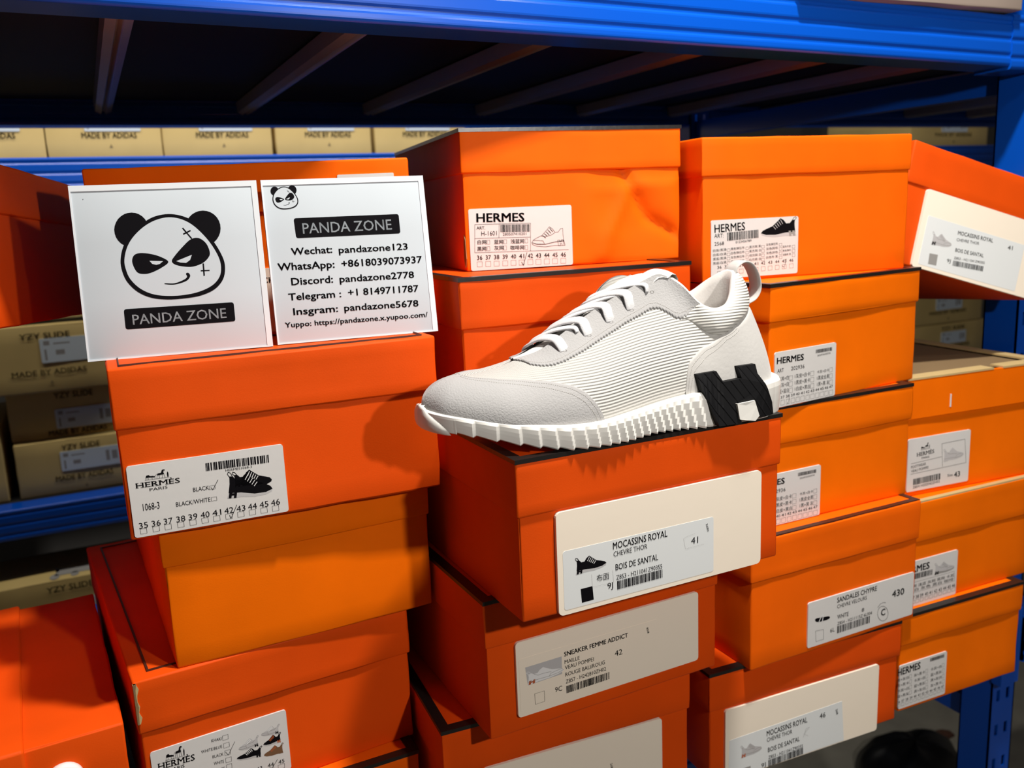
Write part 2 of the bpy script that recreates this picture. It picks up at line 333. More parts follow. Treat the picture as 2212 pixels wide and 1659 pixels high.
# rear rack
BR=1.75
r2=thing('storage_rack','second blue rack standing behind, holding the tan cartons','rack',T(0,0,0))
for x in (-1.0,.93,2.40):
    post('post',x,x+.05,BR-.04,BR+.005,-1.348,.75,r2,slots=False); post('post',x,x+.05,BR+.55,BR+.595,-1.348,.75,r2,slots=False)
for x0,x1 in ((-.95,.93),(.98,2.40)):
    for zt in (.1165,-.472,-1.0):
        b=MB(); b.extrude_x(beam_prof(BR-.055,BR-.01,zt-.055,zt),x0,x1); b.build('front_beam',MT['blue'],r2)
        b=MB(); b.extrude_x(beam_prof(BR+.55,BR+.59,zt-.055,zt),x0,x1); b.build('rear_beam',MT['blue'],r2)
        MB().box(x0,x1,BR-.009,BR+.549,zt-.015,zt).build('deck',MT['deck'],r2)
def carton(label,X,z,w,H,Y=BR,d=.3,title=True,full=True,seed=0,top=False,lab=None,maz=None,flap=False):
    root=thing('tan_carton',label,'carton',T(X,Y,z),'tan cartons on the rear rack')
    V,F=rbox(0,w,0,d,0,H,.003,(4,4,3),.0012,seed); mesh('body',V,F,MT['tan'],root,True)
    to3=lambda u,v,dd:(u,-.0012-dd,v)
    la=lab or (.32,.42,.83,.72); mz=maz if maz is not None else .28
    if title: k=Ink(1.0); k.items([['t','YZY SLIDE',w*.38,H*.80,w*.70,H*.80,.0105,.8,'tanink']]); k.build(root,to3,'title_lettering')
    k=Ink(1.0); k.items([['t','MADE BY ADIDAS',w*.30,H*mz,w*.78,H*mz,.0095,.8,'tanink']]); k.build(root,to3,'lettering')
    k=Ink(1.0); k.items([['poly',[w*.53,H*mz-.016,w*.56,H*mz-.016,w*.545,H*mz-.010],'tanink',0,0]]); k.build(root,to3,'printed_mark')
    lo=slab('label',rounded_rect(w*la[0],H*la[1],w*la[2],H*la[3],.002),-.001,.0004,to3,MT['bluelabel'],root)
    k=Ink(1.0); u0=w*la[0]; v0=H*la[1]; lw=w*(la[2]-la[0]); lh=H*(la[3]-la[1])
    for a,b_,c,e in ((.05,.72,.13,.9),(.18,.74,.4,.8),(.05,.1,.08,.55),(.2,.3,.32,.5),(.74,.25,.8,.8),(.84,.3,.93,.75)): k.poly([(u0+lw*a,v0+lh*b_),(u0+lw*c,v0+lh*b_),(u0+lw*c,v0+lh*e),(u0+lw*a,v0+lh*e)],'g')
    k.build(lo,lambda u,v,e:to3(u,v,.0004+e))
    if top:
        k=Ink(1.0); 
        for cx,cy,r in ((.44,.2,.008),(.44,.6,.008),(.58,.2,.007),(.72,.2,.008),(.72,.6,.008)): k.poly([(w*cx+r*math.cos(a),d*cy*.5+r*1.6*math.sin(a)) for a in np.linspace(0,6.28,10,endpoint=False)],'g')
        k.poly([(w*.44,.02),(w*.72,.02),(w*.72,.05),(w*.44,.05)],'g'); k.build(root,lambda u,v,e:(u,v,H+.0012+e),'emblem')
    return root
for i,(x0,x1,nm) in enumerate(((-.238,-.0405,'leftmost tan carton of the top row, cut by the left edge'),(-.0385,.146,'second tan carton from the left in the top row'),(.1475,.3405,'third tan carton from the left in the top row'),(.3475,.5335,'fourth tan carton from the left in the top row'),(.541,.735,'fifth tan carton of the top row, beside the battered box'))):
    carton(nm,x0,.1165,x1-x0,.102,seed=40+i,title=False,lab=(.33,.455,.82,.75),maz=.34)
carton('tan carton touching the panda plaque, above the shaded carton',-.215,-.281,.245,.118,Y=BR-.015,seed=50,lab=(.50,.44,.98,.80),maz=.26)
carton('shaded tan carton with raised flap edge, second above the blue shelf',-.160,-.3715,.2,.0895,Y=BR+.02,seed=51,lab=(.37,.18,.86,.58),maz=.05)
carton('tan carton resting on the blue shelf, below the shaded one',-.158,-.4715,.198,.099,seed=52,lab=(.36,.42,.87,.78),maz=.24)
carton('tan carton at the left edge on the blue shelf',-.375,-.4715,.2,.13,seed=53)
carton('tan carton below the blue shelf with emblem on its top',-.22,-.704,.23,.104,Y=BR-.09,seed=54,top=True,d=.16,lab=(.48,.3,.92,.62),maz=.1)
for i in range(2): carton(('lowest tan carton under the one with the emblem','second lowest tan carton under the one with the emblem')[i],-.23,-.9995+i*.1475,.24,.147,seed=56+i,d=.3)
for i,(x,z,w,nm) in enumerate(((2.06,-.4715,.30,'lower tan carton seen between the orange stack and the right post'),(2.03,-.372,.31,'upper tan carton seen between the orange stack and the right post'),(2.02,.1165,.30,'tan carton peeking over the tilted box by the right post'))):
    carton(nm,x,z,w,.098,seed=60+i,lab=(.38,.4,.72,.75))
# on and under the racks
V,F=rbox(.635,.945,.679,1.06,.1868,.42,.003,(6,6,4),.002,70); o=mesh('cardboard_box',[(x,y,z+ZO) for x,y,z in V],F,MT['carton'],None,True); o['label']='grey-pink cardboard box on top of the blue beam'; o['category']='box'
def lump(name,label,cat,X,Y,rx,ry,rz,m,seed,pw=2.6):
    r=random.Random(seed); V=[];F=[]; nu,nv=24,12
    for j in range(nv+1):
        ph=math.pi/2*j/nv
        for i in range(nu):
            th=6.283*i/nu; q=1+.10*math.sin(3*th+seed)+.06*math.sin(7*th+2*ph)
            sg=lambda c:math.copysign(abs(c)**(2/pw),c)
            V.append((X+rx*q*sg(math.cos(th))*math.cos(ph)**(2/pw),Y+ry*q*sg(math.sin(th))*math.cos(ph)**(2/pw),rz*math.sin(ph)**(2/pw)*(1+.05*math.sin(5*th))))
    for j in range(nv):
        for i in range(nu): F.append((j*nu+i,j*nu+(i+1)%nu,(j+1)*nu+(i+1)%nu,(j+1)*nu+i))
    F.append(tuple(range(nu-1,-1,-1))); o=mesh(name,V,F,MT[m],None,True); o['label']=label; o['category']=cat; return o
lump('black_bag','larger black bag on the floor under the rack',"bag",1.60,1.30,.12,.10,.10,'bag',1)
lump('black_bag','smaller black bag on the floor beside the larger one',"bag",1.37,1.29,.075,.07,.085,'bag',2)
lump('paper_scrap','small brown paper scrap on the floor near the post','scrap',1.80,1.385,.03,.018,.012,'scrap',3)
LBL={
 'L1':[['serif',9.3,38.1,38.4,37.5,3.62,'k'],
  ['t', 'PARIS', 17.8, 34.6, 29.7, 34.6, 2.11, 0, 'k'],
  ['car',15.6,42.9,31.6,42.6,6.34],
  ['bar',56.7,42.9,101.5,42.2,5.93,1],
  ['t', 'HERMES1068-3', 70.2, 40.3, 88.9, 40.2, 1.7, 0, 'k'],
  ['t', '1068-3', 11.9, 21.1, 22.9, 20.8, 5.04, 0, 'k'],
  ['t', 'BLACK', 46.5, 29.0, 57.5, 28.9, 3.11, 0, 'k'],
  ['chk',57.7,28.7,61.7,28.8,2.72],
  ['line',[58.8,30.2,60.0,28.3,64.2,35.0],0.35,'k'],
  ['t', 'BLACK/WHITE', 33.9, 20.1, 57.5, 19.8, 3.21, 0, 'k'],
  ['chk',58.1,19.9,61.9,19.8,2.81],
  ['t', '35', 8.0, 8.3, 13.9, 8.4, 4.43, 0, 'k'],
  ['chk',8.4,4.4,12.6,4.4,3.82],
  ['t', '36', 16.3, 8.4, 22.3, 8.4, 4.33, 0, 'k'],
  ['chk',16.7,4.4,21.0,4.4,3.83],
  ['t', '37', 24.4, 8.4, 30.4, 8.4, 4.43, 0, 'k'],
  ['chk',24.8,4.3,29.1,4.3,3.93],
  ['t', '38', 32.9, 8.4, 39.0, 8.4, 4.43, 0, 'k'],
  ['chk',33.4,4.3,37.7,4.3,3.92],
  ['t', '39', 41.2, 8.4, 47.4, 8.4, 4.53, 0, 'k'],
  ['chk',41.7,4.3,46.1,4.3,3.92],
  ['t', '40', 49.6, 8.4, 55.8, 8.4, 4.53, 0, 'k'],
  ['chk',50.0,4.3,54.5,4.3,3.93],
  ['t', '41', 57.8, 8.5, 64.0, 8.5, 4.42, 0, 'k'],
  ['chk',58.2,4.2,62.7,4.2,4.02],
  ['t', '42', 66.3, 8.5, 72.7, 8.5, 4.53, 0, 'k'],
  ['chk',66.8,4.2,71.4,4.2,4.02],
  ['t', '43', 74.9, 8.5, 81.3, 8.5, 4.52, 0, 'k'],
  ['chk',75.3,4.2,79.9,4.2,4.02],
  ['t', '44', 83.2, 8.5, 89.6, 8.5, 4.62, 0, 'k'],
  ['chk',83.7,4.2,88.3,4.2,4.02],
  ['t', '45', 91.6, 8.5, 98.1, 8.5, 4.62, 0, 'k'],
  ['chk',92.1,4.1,96.8,4.1,4.12],
  ['t', '46', 100.0, 8.5, 106.7, 8.6, 4.73, 0, 'k'],
  ['chk',100.6,4.1,105.3,4.1,4.11],
  ['line',[69.6,6.9,70.4,4.4,75.4,13.8],0.4,'k'],
  ['shoe',75.0,24.0,102.5,25.1,15.07,1,'black2'],
  ['shoe',69.2,19.8,101.7,16.5,19.9,1,'black']],
 'M1':[['t', 'HERMES', 11.9, 43.2, 57.0, 41.9, 7.51, 2, 'k'],
  ['line',[10.4,41.2,62.7,40.1,61.7,15.2,9.1,16.5,10.4,41.2],0.28,'k'],
  ['line',[10.0,29.0,61.9,27.7],0.28,'k'],
  ['line',[33.0,40.8,32.2,28.5],0.28,'k'],
  ['line',[61.7,15.2,98.8,14.5],0.28,'k'],
  ['t', 'ART.', 11.7, 36.8, 19.7, 36.5, 2.6, 1, 'k'],
  ['t', 'H-1601', 15.9, 31.0, 30.3, 30.7, 3.91, 0, 'k'],
  ['bar',33.9,33.3,61.3,32.5,6.71,2],
  ['t', '280507410201', 35.9, 30.2, 58.3, 29.7, 2.4, 0, 'k'],
  ['t', '白网', 11.9, 23.6, 20.4, 23.3, 3.91, 1, 'k'],
  ['t', '蓝网', 27.4, 23.1, 36.1, 22.8, 3.91, 1, 'k'],
  ['t', '浅蓝网', 42.9, 22.7, 55.9, 22.3, 4.0, 1, 'k'],
  ['t', '黑网', 11.4, 17.7, 20.0, 17.4, 3.91, 1, 'k'],
  ['t', '灰网', 27.3, 17.6, 36.1, 17.4, 4.0, 1, 'k'],
  ['t', '咖啡网', 42.5, 17.1, 55.8, 16.7, 4.0, 1, 'k'],
  ['chk',21.1,23.3,23.5,23.3,3.61],
  ['chk',36.8,22.9,39.3,22.9,3.61],
  ['chk',56.8,22.6,59.3,22.6,3.61],
  ['chk',20.8,17.6,23.3,17.6,3.61],
  ['chk',36.5,17.4,39.0,17.4,3.61],
  ['chk',56.6,16.7,59.1,16.7,3.71],
  ['t', '36', 10.9, 9.9, 15.8, 9.8, 4.0, 1, 'k'],
  ['chk',10.7,3.8,15.4,3.7,4.5],
  ['t', '37', 18.9, 9.8, 23.8, 9.7, 3.91, 1, 'k'],
  ['chk',18.6,3.7,23.4,3.6,4.51],
  ['t', '38', 26.7, 9.6, 31.7, 9.5, 4.0, 1, 'k'],
  ['chk',26.5,3.5,31.3,3.4,4.5],
  ['t', '39', 34.8, 9.4, 39.7, 9.3, 4.0, 1, 'k'],
  ['chk',34.6,3.4,39.4,3.2,4.5],
  ['t', '40', 42.7, 9.3, 47.6, 9.2, 3.91, 1, 'k'],
  ['chk',42.5,3.2,47.3,3.1,4.6],
  ['t', '41', 50.4, 9.1, 55.4, 9.0, 4.0, 1, 'k'],
  ['chk',50.2,3.0,55.1,2.9,4.6],
  ['t', '42', 58.8, 8.9, 63.8, 8.8, 4.0, 1, 'k'],
  ['chk',58.6,2.9,63.5,2.8,4.6],
  ['t', '43', 66.5, 8.8, 71.6, 8.6, 4.0, 1, 'k'],
  ['chk',66.4,2.7,71.3,2.6,4.6],
  ['t', '44', 74.6, 8.6, 79.8, 8.5, 4.0, 1, 'k'],
  ['chk',74.5,2.6,79.5,2.5,4.6],
  ['t', '45', 82.7, 8.4, 87.8, 8.3, 4.0, 1, 'k'],
  ['chk',82.6,2.4,87.6,2.3,4.6],
  ['t', '46', 90.8, 8.2, 96.0, 8.1, 4.1, 1, 'k'],
  ['chk',90.7,2.3,95.7,2.1,4.6],
  ['line',[52.7,5.7,54.2,2.6,58.1,13.9],0.5,'k'],
  ['shoe',63.3,17.9,95.5,18.6,18.31,-1,'outline']],
 'R1':[['t', 'HERMES', 13.6, 46.6, 46.7, 47.7, 7.3, 1, 'k'],
  ['t', 'ART:', 13.3, 41.9, 23.3, 41.8, 3.7, 0, 'k'],
  ['t', '2568', 13.6, 34.6, 23.8, 34.9, 3.3, 0, 'k'],
  ['bar',27.2,38.4,62.7,39.7,7.7,3],
  ['t', '0123456789', 36.4, 35.6, 53.7, 36.4, 2.2, 0, 'k'],
  ['t', '白底/黑涌', 12.0, 28.8, 26.2, 29.3, 2.5, 0, 'k'],
  ['chk',27.2,28.5,30.3,28.6,2.5],
  ['t', '白底/白涌', 12.0, 24.8, 26.2, 25.3, 2.5, 0, 'k'],
  ['chk',27.2,24.5,30.3,24.6,2.5],
  ['t', '黑底/黑涌', 12.0, 20.8, 26.2, 21.4, 2.6, 0, 'k'],
  ['chk',27.3,20.5,30.3,20.6,2.5],
  ['t', '黑底/白涌', 12.0, 16.8, 26.2, 17.4, 2.6, 0, 'k'],
  ['chk',27.3,16.5,30.4,16.6,2.5],
  ['t', '黑色弹拉布', 31.2, 29.3, 46.1, 30.0, 2.6, 0, 'k'],
  ['chk',47.6,29.1,50.5,29.2,2.5],
  ['t', '白色弹拉布', 31.3, 25.4, 46.2, 26.0, 2.5, 0, 'k'],
  ['chk',47.6,24.9,50.6,25.1,2.5],
  ['t', '灰色弹拉布', 31.3, 21.4, 46.2, 21.9, 2.5, 0, 'k'],
  ['chk',47.6,20.8,50.6,20.9,2.5],
  ['t', '蓝色弹拉布', 31.3, 17.3, 46.2, 17.9, 2.6, 0, 'k'],
  ['chk',47.7,16.6,50.7,16.8,2.5],
  ['t', '黑方网 黑', 51.4, 30.0, 64.3, 30.5, 2.6, 0, 'k'],
  ['chk',65.0,29.5,68.2,29.7,2.6],
  ['t', '黑方网 白', 51.4, 26.0, 64.4, 26.5, 2.6, 0, 'k'],
  ['chk',65.1,25.5,68.3,25.7,2.6],
  ['t', '棕方网 白', 51.5, 22.0, 64.4, 22.4, 2.6, 0, 'k'],
  ['chk',65.2,21.4,68.3,21.6,2.6],
  ['t', '白方网 白', 51.5, 17.9, 64.5, 18.4, 2.6, 0, 'k'],
  ['chk',65.2,17.4,68.4,17.5,2.6],
  ['t', '灰色弹拉布', 70.1, 31.3, 83.2, 31.8, 2.5, 0, 'k'],
  ['chk',84.8,30.3,87.9,30.5,2.6],
  ['t', '灰色网布', 70.2, 27.2, 83.3, 27.8, 2.6, 0, 'k'],
  ['chk',84.9,26.3,88.0,26.5,2.6],
  ['t', '灰色拼色', 70.3, 23.2, 83.4, 23.7, 2.6, 0, 'k'],
  ['chk',85.0,22.3,88.1,22.5,2.6],
  ['t', '白色布 黑', 70.3, 19.1, 83.4, 19.6, 2.6, 0, 'k'],
  ['chk',85.0,18.3,88.2,18.5,2.6],
  ['t', '蓝色牛皮', 88.7, 28.5, 98.0, 28.9, 2.2, 0, 'k'],
  ['chk',99.5,27.7,102.7,27.8,2.8],
  ['t', '黑色弹布', 88.8, 24.6, 98.1, 25.1, 2.2, 0, 'k'],
  ['chk',99.6,23.6,102.8,23.7,2.8],
  ['t', '浅咖啡 黑', 88.9, 20.8, 98.2, 21.2, 2.2, 0, 'k'],
  ['chk',99.7,19.5,102.9,19.6,2.8],
  ['t', '36', 16.7, 12.8, 21.2, 12.9, 2.9, 0, 'k'],
  ['chk',16.8,6.5,21.1,6.6,3.9],
  ['t', '37', 24.5, 13.0, 29.1, 13.1, 2.9, 0, 'k'],
  ['chk',24.7,6.7,29.0,6.8,4.0],
  ['t', '38', 32.6, 13.2, 37.2, 13.3, 2.9, 0, 'k'],
  ['chk',32.8,7.0,37.1,7.1,3.9],
  ['t', '39', 40.6, 13.4, 45.2, 13.5, 2.9, 0, 'k'],
  ['chk',40.7,7.2,45.1,7.3,3.9],
  ['t', '40', 48.7, 13.6, 53.3, 13.7, 2.9, 0, 'k'],
  ['chk',48.9,7.4,53.2,7.5,4.0],
  ['t', '41', 56.8, 13.8, 61.5, 13.9, 2.9, 0, 'k'],
  ['chk',57.0,7.6,61.5,7.7,4.0],
  ['t', '42', 64.6, 14.0, 69.3, 14.1, 2.9, 0, 'k'],
  ['chk',64.9,7.9,69.3,8.0,4.0],
  ['t', '43', 72.4, 14.1, 77.2, 14.2, 3.0, 0, 'k'],
  ['chk',72.6,8.1,77.1,8.2,4.0],
  ['t', '44', 80.4, 14.3, 85.2, 14.4, 3.0, 0, 'k'],
  ['chk',80.7,8.3,85.1,8.4,4.0],
  ['t', '45', 88.3, 14.5, 93.2, 14.6, 3.0, 0, 'k'],
  ['chk',88.6,8.5,93.2,8.6,4.0],
  ['t', '46', 96.4, 14.7, 101.2, 14.8, 3.0, 0, 'k'],
  ['chk',96.7,8.7,101.2,8.8,4.1],
  ['line',[88.8,11.4,90.9,9.8,93.2,17.7],0.35,'k'],
  ['shoe',64.2,39.0,104.0,39.7,18.1,-1,'dark']],
 'R2':[['t', 'HERMES', 10.0, 42.9, 46.5, 42.3, 5.6, 2, 'k'],
  ['t', 'ART', 11.0, 34.5, 19.4, 34.5, 3.5, 0, 'k'],
  ['t', '202936', 29.4, 34.4, 47.6, 34.4, 3.6, 0, 'k'],
  ['bar',63.0,46.4,86.5,46.2,3.41,4],
  ['t', '2020936202936', 65.4, 43.1, 84.2, 43.5, 1.6, 0, 'k'],
  ['t', '2卡其+白', 10.1, 26.7, 26.3, 26.6, 3.0, 0, 'k'],
  ['chk',26.9,25.4,31.4,25.3,4.1],
  ['t', '1深灰+白', 11.0, 20.7, 26.4, 20.7, 3.0, 0, 'k'],
  ['chk',27.0,19.5,31.6,19.5,4.2],
  ['t', '1蓝+蓝白', 12.0, 14.7, 26.6, 14.7, 3.0, 0, 'k'],
  ['chk',27.2,13.6,31.8,13.5,4.2],
  ['t', '1灰皮+白卡', 34.6, 26.5, 55.7, 26.2, 3.0, 0, 'k'],
  ['chk',56.4,25.5,61.1,25.5,4.2],
  ['t', '1黑皮+黑卡', 34.7, 20.5, 55.9, 20.1, 3.0, 0, 'k'],
  ['chk',56.6,19.5,61.3,19.5,4.3],
  ['t', '1白皮+黑白', 34.9, 14.5, 56.1, 14.1, 3.0, 0, 'k'],
  ['chk',56.8,13.5,61.5,13.5,4.3],
  ['t', '卡其+白卡', 65.4, 26.5, 82.8, 26.4, 3.0, 0, 'k'],
  ['chk',83.5,25.6,87.5,25.6,4.1],
  ['t', '1黑皮全黑', 65.7, 20.5, 83.1, 20.3, 3.01, 0, 'k'],
  ['chk',83.7,19.5,87.8,19.5,4.2],
  ['t', '1黑+黑 灰', 65.9, 14.5, 83.3, 14.2, 3.0, 0, 'k'],
  ['chk',84.0,13.4,88.0,13.4,4.2],
  ['t', '37', 16.0, 9.5, 21.1, 9.5, 2.6, 0, 'k'],
  ['chk',16.3,3.4,21.1,3.4,4.5],
  ['t', '38', 23.1, 9.5, 28.1, 9.5, 2.6, 0, 'k'],
  ['chk',23.4,3.4,28.2,3.4,4.4],
  ['t', '39', 29.8, 9.5, 35.1, 9.6, 2.6, 0, 'k'],
  ['chk',30.1,3.3,35.1,3.3,4.5],
  ['t', '40', 36.5, 9.6, 41.6, 9.6, 2.6, 0, 'k'],
  ['chk',36.8,3.3,41.7,3.3,4.5],
  ['t', '41', 43.1, 9.6, 48.4, 9.6, 2.6, 0, 'k'],
  ['chk',43.4,3.2,48.4,3.2,4.6],
  ['t', '42', 50.1, 9.6, 55.4, 9.6, 2.7, 0, 'k'],
  ['chk',50.5,3.2,55.4,3.2,4.5],
  ['t', '43', 56.8, 9.6, 62.2, 9.7, 2.7, 0, 'k'],
  ['chk',57.2,3.2,62.3,3.2,4.5],
  ['t', '44', 63.7, 9.7, 69.0, 9.7, 2.6, 0, 'k'],
  ['chk',64.1,3.1,69.1,3.1,4.6],
  ['t', '45', 70.2, 9.7, 75.7, 9.7, 2.7, 0, 'k'],
  ['chk',70.6,3.1,75.8,3.1,4.6],
  ['t', '46', 76.9, 9.7, 82.3, 9.7, 2.7, 0, 'k'],
  ['chk',77.3,3.0,82.4,3.0,4.7],
  ['t', '47', 83.5, 9.7, 89.0, 9.8, 2.7, 0, 'k'],
  ['chk',83.9,3.0,89.1,3.0,4.6],
  ['line',[24.9,4.7,26.0,3.5,27.9,9.0],0.3,'k']],
 'F1':[['car',21.9,50.3,34.4,50.8,7.01],
  ['serif',16.9,43.9,40.8,44.9,4.1,'k'],
  ['t', 'PARIS', 23.6, 40.3, 34.2, 40.6, 2.1, 0, 'k'],
  ['line',[9.4,37.0,51.7,39.1],0.3,'k'],
  ['line',[9.4,25.4,87.4,27.4],0.3,'k'],
  ['line',[53.6,27.5,51.1,53.7,83.8,54.5,87.4,27.4],0.3,'k'],
  ['t', 'FOOTWEAR', 9.7, 31.6, 30.1, 32.9, 2.9, 0, 'k'],
  ['t', 'VEAU POMPEI', 10.0, 27.0, 33.5, 28.4, 2.91, 0, 'k'],
  ['bar',13.5,12.6,51.4,13.6,6.91,5],
  ['t', 'Z854 H202042ZH02', 13.3, 8.7, 50.9, 10.1, 2.7, 0, 'k'],
  ['t', 'Size', 61.5, 14.9, 68.9, 14.9, 2.81, 0, 'k'],
  ['t', '43', 71.0, 12.9, 79.6, 13.1, 5.91, 1, 'k'],
  ['shoe',54.8,32.6,83.3,34.1,14.33,1,'grey']],
 'C1':[['t', 'MOCASSINS ROYAL', 76.2, 40.9, 124.8, 41.0, 5.3, 0.6, 'k'],
  ['t', 'CHEVRE THOR', 76.5, 35.1, 106.4, 35.3, 3.9, 0, 'k'],
  ['t', 'BOIS DE SANTAL', 78.0, 24.1, 116.1, 24.1, 4.8, 0.4, 'k'],
  ['t', 'Z853 - H211041Z90355', 78.5, 16.5, 119.7, 16.4, 3.6, 0, 'k'],
  ['bar',79.2,8.7,120.3,8.9,6.8,6],
  ['t', '9J', 70.7, 11.1, 75.5, 11.2, 4.6, 0, 'k'],
  ['t', '布面', 61.5, 18.8, 72.2, 18.6, 5.6, 0, 'k'],
  ['poly',[47.9,16.5,57.9,16.5,58.7,5.7,48.6,5.6],'k',0,0],
  ['t', '41', 146.9, 30.1, 153.6, 29.9, 5.4, 0, 'k'],
  ['t', '2680', 161.1, 43.6, 162.6, 37.1, 1.8, 0.5, 'k'],
  ['line',[57.3,25.7,57.8,15.8,76.1,15.3,75.4,25.1],0.12,'g'],
  ['line',[145.0,27.6,141.6,27.3,139.8,36.1,144.1,37.6,150.8,37.9],0.12,'g'],
  ['line',[142.1,27.4,159.5,27.8],0.12,'g'],
  ['shoe',44.2,28.3,70.3,28.6,12.61,1,'black']],
 'C2':[['t', 'SNEAKER FEMME ADDICT', 67.7, 53.7, 128.7, 54.1, 3.8, 1.4, 'k'],
  ['t', 'MAILLE', 67.9, 47.2, 81.9, 47.1, 3.2, 0, 'k'],
  ['t', 'VEAU POMPEI', 68.0, 42.3, 95.1, 42.2, 3.31, 0, 'k'],
  ['t', 'ROUGE BALI/ROUG', 68.2, 36.1, 105.6, 36.4, 3.41, 0, 'k'],
  ['t', 'Z857 - H242810ZH02', 68.4, 29.9, 106.6, 30.5, 3.3, 0, 'k'],
  ['bar',68.8,21.3,110.5,21.8,6.4,7],
  ['t', '9C', 58.3, 25.3, 64.8, 25.1, 4.3, 0, 'k'],
  ['t', '42', 115.4, 40.5, 122.8, 40.5, 4.9, 0, 'k'],
  ['line',[39.9,29.7,48.6,29.6,48.7,20.5,40.3,20.4,39.9,29.7],0.2,'k'],
  ['poly',[32.6,54.2,65.4,54.5,65.3,39.3,34.3,38.4],'g2',0,0],
  ['shoe',33.9,38.5,67.0,40.0,11.41,1,'photo'],
  ['t', '858', 147.1, 57.3, 148.4, 51.9, 1.8, 0.8, 'k']],
 'C3':[['t', '2680', 149.2, 74.0, 150.2, 67.6, 2.1, 0.5, 'k'],
  ['t', 'MOCASSINS ROYAL', 83.1, 66.9, 136.6, 65.9, 6.51, 0.6, 'k'],
  ['t', 'CHEVRE THOR', 83.5, 59.3, 117.2, 58.6, 5.0, 0, 'k'],
  ['t', '44', 159.0, 50.2, 167.0, 50.0, 6.9, 0, 'k'],
  ['bar',85.9,25.4,131.5,23.2,9.0,8]],
 'R5':[['t', 'MOCASSINS ROYAL', 66.3, 30.8, 116.5, 32.1, 5.8, 0.6, 'k'],
  ['t', 'CHEVRE THOR', 66.6, 24.5, 97.7, 25.1, 4.4, 0, 'k'],
  ['t', 'BOIS DE SANTAL', 68.1, 12.8, 107.3, 14.0, 5.0, 0.4, 'k'],
  ['t', 'Z853 - H211041Z90355', 68.8, 5.0, 111.7, 5.3, 3.7, 0, 'k'],
  ['bar',68.9,-3.3,112.2,-2.2,7.3,9],
  ['t', '9J', 60.3, -1.6, 65.7, -1.3, 4.4, 0, 'k'],
  ['t', '46', 132.3, 31.3, 139.7, 31.4, 5.7, 0.5, 'k'],
  ['t', '268', 152.7, 36.0, 154.0, 29.7, 2.4, 0.8, 'k'],
  ['shoe',35.8,15.9,60.6,16.7,13.4,1,'greyo'],
  ['line',[111.7,16.6,115.4,25.4,119.3,25.7,112.7,19.8,118.4,16.1],0.2,'g'],
  ['poly',[37.6,4.4,47.3,4.3,47.9,-6.0,38.2,-5.9],'g',0,0]],
 'R4':[['t', 'SANDALES CHYPRE', 108.5, 44.1, 162.5, 44.4, 5.1, 1, 'k'],
  ['t', 'CHEVRE VELOURS', 108.7, 37.9, 148.7, 38.0, 3.9, 0, 'k'],
  ['t', 'WHITE', 109.4, 26.4, 124.3, 26.3, 4.4, 0.4, 'k'],
  ['t', 'Z854 - H211115Z 6L004', 109.6, 19.8, 156.8, 19.9, 3.4, 0, 'k'],
  ['bar',109.7,11.2,154.6,11.3,7.6,10],
  ['t', '6L', 100.3, 14.5, 106.3, 14.5, 4.1, 0, 'k'],
  ['t', '430', 184.5, 31.4, 201.9, 31.1, 7.21, 1.3, 'k'],
  ['t', 'C', 169.6, 14.7, 175.7, 14.7, 7.01, 1.8, 'k'],
  ['t', '8', 142.2, 26.1, 145.5, 25.9, 3.91, 0, 'k'],
  ['line',[81.0,21.2,91.4,20.2,91.9,9.7,81.9,9.8,81.0,21.2],0.25,'k'],
  ['line',[179.8,15.0,179.6,13.0,179.0,11.2,177.9,9.8,176.4,8.9,174.6,8.5,172.6,8.8,170.7,9.5,168.8,10.8,167.2,12.5,165.9,14.5,165.1,16.6,164.7,18.8,164.9,20.8,165.5,22.6,166.6,24.0,168.1,24.9,169.9,25.2,171.8,25.0,173.7,24.3,175.6,23.0,177.2,21.4,178.5,19.4,179.4,17.2,179.8,15.0],0.35,'k'],
  ['line',[164.8,25.3,168.0,28.4,172.5,29.0,175.9,27.8],0.35,'k'],
  ['poly',[80.0,33.2,82.5,34.2,89.2,33.4,98.1,32.4,99.2,30.0,94.6,29.1,86.3,29.5,81.6,30.7],'k',0,1],
  ['line',[85.2,29.8,88.1,34.9,91.2,35.8,90.3,32.7,89.4,29.1],0.8,'w']],
 'F2':[['t', 'HERMES', 1.0, 39.7, 40.9, 39.9, 7.31, 2, 'k'],
  ['bar',7.4,32.2,46.3,31.5,6.21,11],
  ['line',[8.8,28.5,79.2,28.1,80.7,16.8,9.5,16.5],0.2,'k'],
  ['t', '白网 浅蓝 灰网 黑网 卡其', 11.5, 22.2, 79.1, 22.0, 3.71, 0, 'k'],
  ['t', '灰白 灰色 黑白 咖啡', 11.8, 17.6, 78.8, 17.4, 3.71, 0, 'k'],
  ['t', '37', 15.8, 9.0, 20.5, 9.0, 3.71, 0, 'k'],
  ['chk',16.1,3.7,20.8,3.7,3.91],
  ['t', '38', 22.3, 9.1, 27.0, 9.1, 3.71, 0, 'k'],
  ['chk',22.6,3.8,27.3,3.9,3.91],
  ['t', '39', 28.7, 9.1, 33.5, 9.2, 3.81, 0, 'k'],
  ['chk',29.1,3.9,33.8,4.0,4.01],
  ['t', '40', 35.8, 9.2, 40.6, 9.2, 3.71, 0, 'k'],
  ['chk',36.2,4.1,40.9,4.1,3.91],
  ['t', '41', 42.4, 9.3, 47.2, 9.3, 3.71, 0, 'k'],
  ['chk',42.7,4.2,47.5,4.2,3.91],
  ['t', '42', 49.6, 9.3, 54.4, 9.4, 3.81, 0, 'k'],
  ['chk',49.9,4.3,54.8,4.4,4.0],
  ['t', '43', 56.5, 9.4, 61.3, 9.4, 3.81, 0, 'k'],
  ['chk',56.8,4.5,61.6,4.5,3.91],
